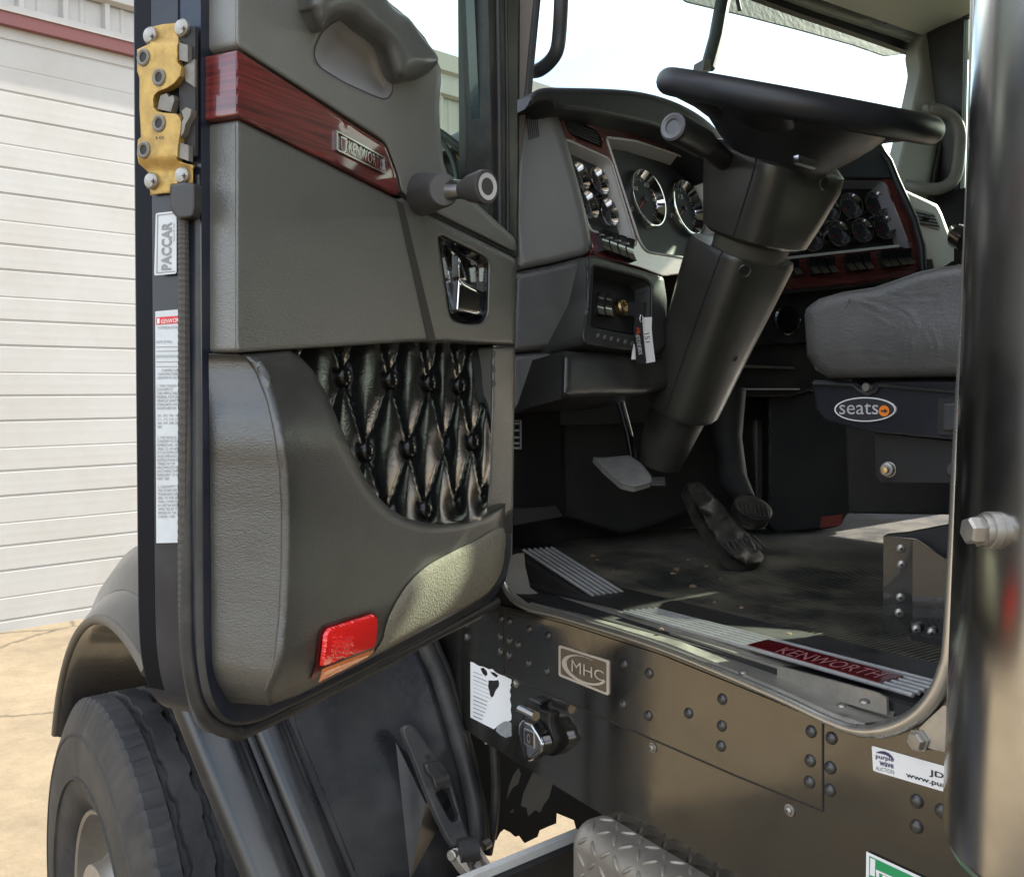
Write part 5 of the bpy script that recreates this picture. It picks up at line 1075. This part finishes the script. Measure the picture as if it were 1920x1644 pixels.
mk('seat_frame', [(slab_g(Plane((SX+0.02,1,1.7),(-1,0,0)), [(1640,812),(2000,850),(2000,915),(1790,905),(1650,904),(1642,890)], -0.03, 0.0), DARK), (box_g((SX+0.06, 0.2, ZF+0.30), (SX+0.50, 0.93, ZF+0.36)), DARK), (slab_g(Plane((SX+0.06,1,1.7),(-1,0,0)), [(1780,800),(1840,800),(1840,1000),(1780,1000)], -0.05, 0.0), DARK)], seat, smooth=False)
for px, py in ((1667,880),(1792,880)):
    c = Plane((SX+0.02,1,1.7),(-1,0,0)).at(px, py, 0.0)
    mk('seat_bolt', [(lathe_g(c, (-1,-.2,0), [(0.011,0),(0.011,0.002),(0.0095,0.0022),(0.0095,0.009),(0.008,0.010),(0.005,0.010),(0.005,0.016),(0.0001,0.016)], 12), STEEL if px < 1700 else BLACK), (lathe_g(c+Vector((-.017,-.0034,0)), (-1,-.2,0), [(0.0045,0),(0.0001,0.0002)], 12), BRASS if px < 1700 else BLACK)], seat, ang=30)
Zq = lambda x, y: (1400+x*0.3285, 860+y*0.3285)
QP = Plane(at_Z(1700, 1195, ZF), (-0.82, -0.57, 0))
SBM = M('glossy black bracket', (0.010,0.010,0.010), 0.22, coat=0.8, dirt=(.08,.07,.05), damt=.25, dscale=20)
mk('seat_base_bracket', [(slab_g(QP, [Zq(780,442), Zq(945,460), Zq(945,1035), Zq(1000,1045), Zq(780,1022)], -0.004, 0.0), SBM), (slab_g(Plane(QP.o, (-0.93,-0.36,0)), [Zq(945,460), Zq(965,462), Zq(1180,600), Zq(1400,680), Zq(1400,1090), Zq(1000,1045), Zq(945,1035)], -0.006, -0.002), SBM),
    (slab_g(Plane(QP.o, (-0.93,-0.36,0)), [Zq(780,440), Zq(900,428), Zq(1180,375), Zq(1400,340), Zq(1400,640), Zq(1180,596), Zq(965,455)], -0.06, -0.03), DARK),
    (box_g((1.235, 0.2, ZF+0.004), (1.66, 0.80, ZF+0.012)), DARK), (box_g((1.27, 0.25, ZF+0.01), (1.62, 0.74, ZF+0.12)), DARK)], seat, smooth=False)
for x, y, st_ in ((882,512,1),(885,603,0),(878,790,0),(870,878,1),(968,972,1),(1055,990,0)):
    c = QP.at(*Zq(x, y), 0.0 if x < 900 else 0.012)
    mk('bracket_screw', [(lathe_g(c, QP.n, [(0.0062,-0.012 if x > 900 else 0),(0.006,0.003),(0.004,0.0045),(0.0001,0.005)], 14), STEEL)]+([(lathe_g(c, QP.n, [(0.0022,0.0052),(0.0001,0.0052)], 6), DARK)]), seat)
SUP = Plane(at_X(1700, 900, 1.62), (-0.80, -0.60, 0))
mk('suspension_cover', [(relief_g(SUP, rnd([(1585,765),(1640,750),(2000,750),(2000,966),(1700,964),(1592,962)], 8), 0.0, r=6, step=18, depth=0.10), DARKL)], seat)
# seat back (behind the fairing)
mk('seat_backrest', [(relief_g(Plane((SX+0.01,1,1.7),(-1,0,0)), rnd([(1850,500),(1990,490),(2200,100),(2300,-400),(2160,-420),(2010,0)], 20), 0.0, r=15, step=30, depth=0.5), SEATM)], seat)
# ------------------------------------------------------------------ polished exhaust stack guard at the right edge
FAIR = M('hazy polished stainless', (0.60,0.595,0.585), 0.17, 1.0, var=0.06, rvar=0.05, speck=(75, 0.055), dirt=(0.22,0.22,0.22), damt=0.45, dscale=5, drough=0.35)
TC = Vector((0.913, 0.342, 0)); TR = 0.18
TAX = ZZ+RT*0.0165; TC = TC-RT*0.0165*1.32
stack = mk('exhaust_stack', [(lathe_g(TC, TAX, [(TR-0.03, 1.312), (TR-0.012, 1.300), (TR-0.004, 1.304), (TR, 1.314), (TR, 1.5), (TR, 2.0), (TR, 2.6), (TR, 3.4)], 96), FAIR), (lathe_g(TC, TAX, [(0.11, 0.9), (0.11, 3.45)], 40), DARK)], truck, ang=60)
bc = at_depth(1850, 980, 0.80); bdir = Vector((bc.x-TC.x, bc.y-TC.y, 0)).normalized()
bdir = Vector((-0.895, 0.446, 0)); bc = TC + RT*0.0165*1.6 + bdir*TR + ZZ*(at_depth(1826, 979, 0.83).z)
mk('stack_bolt', [(lathe_g(bc, bdir, [(0.0145,-0.004),(0.0145,0.006),(0.0125,0.0065),(0.0125,0.012)], 20), STEEL), (lathe_g(bc, bdir, [(0.0135,0.012),(0.0108,0.0122),(0.0108,0.021),(0.009,0.023),(0.0001,0.0235)], 6), STEEL)], stack, ang=30)
print('BOLT', proj(bc), proj(bc+bdir*0.02))
# ------------------------------------------------------------------ front wheel
WCx, WCy, WCz = 0.487, 2.26, 0.50
AXW = Vector((-1, 0, 0))
def tyre_g():
    N = 336; V = []; F = []; Rr = 0.522
    prof = [(0.055,0.268),(0.030,0.278),(0.010,0.310),(0.0,0.36),(0.0,0.42),(0.008,0.462),(0.022,0.492),(0.030,0.508)]
    tread_x = [0.036,0.075,0.078,0.090,0.094,0.135,0.139,0.151,0.155,0.205,0.209,0.221,0.225,0.262]
    deep = {2,3,6,7,10,11}
    for i in range(N):
        a = 2*math.pi*i/N; zz = 0.0028*(1 if (i//5) % 2 == 0 else -1)+0.0012*math.sin(i*0.9)
        row = []
        for (x, r) in prof:
            rr = r
            if r > 0.485 and (i % 4) == 0: rr = r-0.006
            row.append((x, rr))
        for j, x in enumerate(tread_x):
            r = Rr-0.004*abs((x-0.15)/0.12)**2
            if j in deep: r -= 0.014
            if j == 0 and (i % 4) == 0: r -= 0.009
            row.append((x+(zz if 1 < j < 12 else 0), r))
        for (x, r) in prof[::-1]: row.append((0.298-x, r))
        for x, r in row: V.append(Vector((WCx+x, WCy+math.cos(a)*r, WCz+math.sin(a)*r)))
    n = len(row)
    for i in range(N):
        for j in range(n-1): F.append([i*n+j, i*n+j+1, ((i+1) % N)*n+j+1, ((i+1) % N)*n+j])
    side = [f for f in F if (f[0] % n) < 7 or (f[0] % n) > n-9]; tr = [f for f in F if not ((f[0] % n) < 7 or (f[0] % n) > n-9)]
    return V, side, tr
wheel = empty('wheel', (WCx, WCy, WCz)); wheel.parent = truck; wheel.matrix_parent_inverse = Matrix.Translation(-WL['semi_truck'])
V, s_, t_ = tyre_g()
mk('tyre', [((V, s_), TYRE), ((V, t_), TYRET)], wheel, ang=40)
wc0 = Vector((WCx, WCy, WCz))
RIMM = M('wheel steel', (0.36,0.34,0.31), 0.42, 0.8, dirt=(.2,.16,.11), damt=.5, dscale=8)
mk('rim', [(lathe_g(wc0, AXW, [(0.272,-0.060),(0.278,-0.040),(0.272,-0.030),(0.264,-0.034),(0.256,-0.06),(0.246,-0.085),(0.225,-0.105),(0.19,-0.085),(0.165,-0.05),(0.16,-0.02),(0.13,-0.01),(0.06,0.0),(0.0001,0.0)], 64), RIMM)], wheel)
WP = Plane((WCx-0.0015, 0, 0), (-1, 0, 0))
# sidewall lettering, worn
gv, gf = glyphs('RADIAL', sp=1.1)
x0 = min(v.x for v in gv); x1 = max(v.x for v in gv); y1 = max(v.y for v in gv)
LV = []
for v in gv:
    a = R(112-44*((v.x-x0)/(x1-x0))); rr = 0.395+0.040*v.y/y1
    LV.append(Vector((WCx-0.0015, WCy-math.cos(a)*rr, WCz+math.sin(a)*rr)))
# (lettering on the tyre is too worn to read, only faint raised ribs are modelled)
mk('sidewall_rib', [(lathe_g(wc0, AXW, [(0.447,-0.006),(0.445,-0.0015),(0.441,-0.0015),(0.439,-0.003)], 80), TYRE), (lathe_g(wc0, AXW, [(0.352,-0.003),(0.350,0.0025),(0.346,0.0025),(0.344,-0.003)], 80), TYRE)], wheel)
# ------------------------------------------------------------------ fender over the wheel, hood flank
def arc_sheet(prof, a0, a1, n=70):
    V = []; F = []; m = len(prof)
    for i in range(n+1):
        a = R(a0+(a1-a0)*i/n)
        for (x, r) in prof: V.append(Vector((x, WCy+math.cos(a)*r, WCz+math.sin(a)*r)))
    for i in range(n):
        for j in range(m-1): F.append([i*m+j, i*m+j+1, (i+1)*m+j+1, (i+1)*m+j])
    return V, F
FEND = M('dusty black fender', (0.010,0.011,0.014), 0.28, coat=0.5, crough=0.10, dirt=(0.13,0.12,0.105), damt=0.28, dscale=4, drough=.5)
fender = mk('fender', [(arc_sheet([(0.95,0.655),(0.66,0.655),(0.58,0.662),(0.556,0.675),(0.550,0.690),(0.553,0.702),(0.565,0.718),(0.59,0.742),(0.62,0.758),(0.95,0.78)], 23, 111), FEND)], truck, ang=50)
mk('fender_lip', [(tube_g([Vector((0.552, WCy+math.cos(R(a))*0.688, WCz+math.sin(R(a))*0.688)) for a in range(23, 112, 4)], 0.011, 8), M('fender lip', (0.10,0.085,0.065), 0.6, var=.3))], fender, ang=80)
mk('hood_flank', [(arc_sheet([(0.60,0.748),(0.62,0.80),(0.66,0.848),(0.74,0.882),(0.98,0.90)], 40, 111), FEND), (box_g((0.97, 1.9, 0.9), (2.75, 3.3, 1.50)), PAINT), (box_g((1.1, 1.95, 1.50), (2.7, 3.2, 1.66)), PAINT)], fender, ang=50)
mk('wheel_well', [(box_g((0.96, 1.72, 0.45), (1.0, 2.9, 1.3)), DARK)], fender, smooth=False)
# rear face of the fender seen under the door
FP = Plane(at_Y(600, 1400, 1.60), (-0.12, -0.93, 0.34))
rp_ = [(338,1330),(470,1300),(700,1180),(790,1140),(812,1190),(836,1255),(868,1370),(893,1490),(905,1580),(908,1700),(880,1800),(530,1800),(458,1644),(396,1470)]
def bands(x, y, d):
    u = x-(346+(y-1370)*0.405)
    def dome(a, b, h):
        if u <= a or u >= b: return 0.0
        t = (u-a)/(b-a); return h*(max(0, 1-abs(2*t-1)**5))
    return dome(-6, 112, 0.018) + dome(126, 200, 0.012) - (0.012 if 112 <= u <= 126 else 0)
us = [-7,-6,-5.5,-4,-1,4,12,22,34,46,58,70,80,90,98,104,108,110.5,111.8,112.5,114,119,124,125.5,126.2,127,129,133,139,147,156,165,174,182,189,194,197,199,200,206,215]
GV, GF = [], []; ys = list(range(1325, 1800, 14))
for y in ys:
    for u in us:
        x = 346+(y-1370)*0.405+u; w_ = bands(x, y, 0) if u > -6 else (-0.05 if u == -7 else 0); GV.append(FP.at(x, y, w_))
nu = len(us)
for a in range(len(ys)-1):
    for b in range(nu-1): GF.append([a*nu+b, a*nu+b+1, (a+1)*nu+b+1, (a+1)*nu+b])
rp2 = [(528+32,1255),(700,1180),(790,1140),(812,1190),(836,1255),(868,1370),(893,1490),(905,1580),(908,1700),(880,1800),(733,1800),(668,1644),(600,1470),(556,1365)]
mk('fender_panel', [((GV, GF), FEND), (relief_g(FP, rp2, 0.0, r=0, step=16, depth=0.06), FEND)], fender, ang=60)
mk('fender_edge_rubber', [(tube_g(cat([FP.at(x, y, 0.012) for x, y in ((786,1170),(800,1215),(822,1262),(848,1345),(872,1430),(890,1510),(899,1590))], 6), 0.0165, 12), RUBBER), (tube_g(cat([FP.at(x, y, 0.006) for x, y in ((800,1170),(818,1215),(838,1262),(862,1345),(886,1430),(903,1510),(910,1590))], 6), 0.010, 10), RUBBER)], fender, ang=80)
fa = FP.at(742,1390,0.0); fb = FP.at(798,1505,0.045); fc = FP.at(769,1648,0.0); fd = FP.at(850,1500,0.0); ff = FP.at(800,1560,0.03)
mk('latch_boss', [(([fa, fb, fc, fd], [[0,2,1],[1,2,3],[0,1,3]]), FEND)], fender, smooth=False)
Ze = lambda x, y: (740+x*0.185, 1340+y*0.185)
strap = [Ze(*p) for p in [(78,150),(90,120),(125,100),(170,102),(215,135),(330,300),(440,450),(500,520),(555,640),(600,760),(660,960),(720,1140),(770,1275),(640,1315),(592,1345),(520,1230),(440,1070),(360,880),(270,660),(180,420),(110,260)]]
slot = [Ze(*p) for p in [(420,790),(480,745),(555,740),(590,860),(640,1010),(640,1060),(612,1082),(570,1068),(500,950)]]
mk('hood_latch', [(relief_g(FP, strap, 0.075, r=4, step=7, depth=0.018, holes=[slot]), M('latch rubber', (0.030,0.030,0.033), 0.55, bump=.2, bscale=200, dirt=(.12,.11,.10), damt=.4, dscale=18)),
    (relief_g(FP, [Ze(*p) for p in [(300,500),(430,460),(490,580),(540,610),(560,690),(470,740),(420,760),(380,640),(330,590)]], 0.088, r=4, step=7, depth=0.03), BLACK), (tube_g([FP.at(*Ze(400,690), 0.08), FP.at(*Ze(540,640), 0.08)], 0.010, 10), BLACK),
    (lathe_g(FP.at(*Ze(335,425), 0.075), FP.n, [(0.005,0),(0.005,0.003),(0.002,0.003),(0.002,0.0005)], 12), BLACK)], fender, ang=50)
HL = Plane(FP.at(880,1610,0.06), (-0.2,-0.75,0.62))
brk = M('zinc bracket', (0.46,0.40,0.33), 0.5, 0.4, dirt=(.2,.16,.12), damt=.5, dscale=20)
mk('latch_bracket', [(relief_g(HL, rnd([Ze(*p) for p in [(640,1440),(760,1420),(880,1360),(960,1500),(950,1560),(850,1640),(780,1625),(690,1540)]], 4), 0.0, r=2, step=8, depth=0.006), brk),
    (slab_g(HL, [Ze(*p) for p in [(590,1350),(640,1345),(700,1440),(790,1620),(770,1630),(680,1530),(610,1430)]], -0.004, 0.028), brk), (slab_g(HL, [Ze(*p) for p in [(800,1295),(850,1310),(965,1490),(960,1530),(930,1500),(860,1400)]], -0.004, 0.026), brk),
    (tube_g([HL.at(*Ze(640,1385), 0.025), HL.at(*Ze(830,1345), 0.025)], 0.020, 16), RUBBER), (lathe_g(HL.at(*Ze(590,1420), 0.022), Vector((-0.9,-0.3,0.1)), [(0.010,-0.02),(0.010,0.004),(0.008,0.006),(0.0001,0.006)], 12), STEEL),
    (lathe_g(HL.at(*Ze(835,1530), 0.0), HL.n, [(0.010,0),(0.010,0.006),(0.007,0.008),(0.0001,0.008)], 6), STEEL), (lathe_g(HL.at(*Ze(900,1330), 0.02), Vector((0.9,0.2,0.1)), [(0.008,0),(0.008,0.015),(0.0001,0.015)], 8), STEEL)], fender, ang=35)
# ------------------------------------------------------------------ under the cab
RL = [at_depth(780,1688,1.62), at_depth(1085,1562,1.80)]
mk('step_rail', [(bend_box(RL[0], RL[1], (0,0,1), 0.016, 0.014), M('pale rail', (0.62,0.62,0.60), 0.4, dirt=(.3,.27,.22), damt=.4, dscale=20)), (bend_box(RL[0]+Vector((0,0,-0.07)), RL[1]+Vector((0,0,-0.07)), (0,0,1), 0.05, 0.124), DARK)], truck, smooth=False)
SHp = Plane(at_depth(970, 1480, 2.0), (-0.5, -0.86, 0.0))
shield = [(860,1340),(1150,1340),(1150,1560),(1082,1560),(1076,1537),(1044,1524),(1043,1543),(1030,1548),(1012,1556),(1008,1568),(984,1580),(981,1577),(973,1566),(966,1568),(960,1563),(957,1560),(945,1554),(938,1560),(931,1574),(920,1577),(912,1574),(905,1640),(860,1640)]
mk('splash_shield', [(slab_g(SHp, shield, -0.006, 0.0), M('black splash rubber', (0.006,0.006,0.006), 0.7))]
   + [(flat_g(SHp, [Z6(*p) for p in q], 0.001), M('worn patch', (0.13,0.12,0.105), 0.7, var=.3) if i == 0 else bpy.data.materials['worn patch']) for i, q in enumerate([[(520,1010),(560,950),(620,985),(670,1015),(655,1060),(630,1150),(600,1190),(575,1240),(545,1225),(500,1265),(490,1210),(455,1200),(470,1120)], [(440,960),(455,1000),(440,1060),(400,1090),(365,1160),(380,1080),(405,1010)], [(245,1390),(270,1310),(310,1265),(300,1300),(270,1350)], [(385,1240),(410,1215),(405,1240)]])], truck, smooth=False)
mk('air_hose', [(tube_g(cat([at_depth(x, y, 1.86) for x, y in ((924,1380),(928,1420),(930,1480),(926,1540),(915,1600))], 5), 0.0085, 10), RUBBER), (tube_g([at_depth(921,1378,1.86), at_depth(923,1392,1.86)], 0.0075, 8), BRASS), (tube_g([at_depth(911,1378,1.85), at_depth(912,1394,1.85)], 0.004, 8), STEEL)], truck, ang=80)
mk('chassis_rail', [(box_g((1.42, 0.2, 0.75), (1.50, 2.4, 1.02)), DARK), (box_g((1.05, 0.0, 1.18), (2.8, 1.75, 1.28)), DARK), (box_g((2.3, 0.2, 0.75), (2.38, 3.2, 1.02)), DARK), (box_g((1.0, 0.0, 0.55), (2.8, 0.9, 1.15)), DARK)], truck, smooth=False)
# ------------------------------------------------------------------ tread plate step
TZ = 1.07
T0 = at_Z(1096, 1528, TZ); t0 = (T0-SP.o).dot(SD)
TREAD = M('tread plate', (0.30,0.28,0.25), 0.42, 0.6, var=.2, vscale=14, dirt=(.13,.11,.085), damt=.6, dscale=9)
prof = [(-0.01,0.0),(0.022,0.0)]+[(0.022+0.034*math.sin(R(a)), -0.034+0.034*math.cos(R(a))) for a in range(15, 91, 15)]+[(0.056,-0.40)]
def tpt(s, o, z, lift=0, nrm=None):
    p = SP.o+SD*s+SN*o; p = Vector((p.x, p.y, TZ+z)); return p
rg = []
for s in (t0-0.9, t0-0.012, t0-0.003, t0, t0):
    pass
ends = [(t0-0.9, 0), (t0-0.02, 0), (t0-0.006, -0.004), (t0, -0.018)]
for s, inset in ends:
    rg.append([tpt(s, max(-0.01, o+inset*(o/0.056)), z+inset*(1 if z > -0.12 else 1)) for o, z in prof])
rg.append([tpt(t0, -0.01, z-0.02 if z > -.1 else z) for o, z in prof])
stepo = mk('tread_plate_step', [(loft_g(rg, cap=False, closed=False), TREAD)], truck, ang=50)
# raised lugs, one mesh with the plate pattern
LVt, LF = [], []
arc = [0.0]; 
for i in range(1, len(prof)): arc.append(arc[-1]+math.dist(prof[i], prof[i-1]))
def on_prof(l):
    for i in range(1, len(prof)):
        if l <= arc[i] or i == len(prof)-1:
            t = (l-arc[i-1])/(arc[i]-arc[i-1]); o = prof[i-1][0]+(prof[i][0]-prof[i-1][0])*t; z = prof[i-1][1]+(prof[i][1]-prof[i-1][1])*t
            dx, dz = prof[i][0]-prof[i-1][0], prof[i][1]-prof[i-1][1]; L_ = math.hypot(dx, dz); return o, z, (-dz/L_, dx/L_)
def P3(s, l, h):
    o, z, nn = on_prof(l); n2 = (-nn[0], -nn[1]) if nn[1] < 0 or nn[0] < 0 else nn
    if n2[0] < -1e-6: n2 = (-n2[0], n2[1])
    return tpt(s, o+abs(n2[0])*h, z+abs(n2[1])*h)
i = 0; s = t0-0.03
pit = 0.026
for r_ in range(30):
    for c in range(16):
        s0 = t0-0.03-r_*pit; l0 = 0.02+c*pit
        if l0 > 0.42: continue
        ang = R(45) if (r_+c) % 2 == 0 else R(-45)
        ca, sa = math.cos(ang), math.sin(ang); b = len(LVt); a_, w_, h_ = 0.0125, 0.0035, 0.0028
        ringp = [(a_*math.cos(q), w_*math.sin(q)) for q in [2*math.pi*k/10 for k in range(10)]]
        for sc_, hh in ((1, -0.0005), (0.72, h_*0.8), (0.3, h_)):
            for (x, y) in ringp:
                x2, y2 = x*sc_, y*sc_; LVt.append(P3(s0+x2*ca-y2*sa, max(0.001, l0+x2*sa+y2*ca), hh))
        for q in range(2):
            for k in range(10): LF.append([b+q*10+k, b+q*10+(k+1) % 10, b+(q+1)*10+(k+1) % 10, b+(q+1)*10+k])
        LF.append([b+20+k for k in range(10)])
lug = mk('raised_lugs', [((LVt, LF), TREAD)], stepo, ang=60)
lug['kind'] = 'stuff'
mk('step_tread', [(box_g((0.70, 0.30, 0.42), (1.0, 1.2, 0.46)), TREAD)], truck, smooth=False)
# ------------------------------------------------------------------ mirror stay seen through the door glass
MD = M('mirror stay', (0.03,0.04,0.042), 0.4)
mk('mirror_stay', [(tube_g(cat([at_depth(x, y, 1.75) for x, y in ((815,243),(842,262),(860,276),(888,288),(930,300))], 5), 0.0075, 10), MD), (tube_g(cat([at_depth(x, y, 1.72) for x, y in ((826,262),(840,282),(852,310),(858,345),(862,400))], 5), 0.0045, 8), MD), (bend_box(at_depth(858,296,1.8), at_depth(872,285,1.8), (0,0,1), 0.012, 0.010), BRASS)], truck, ang=60)
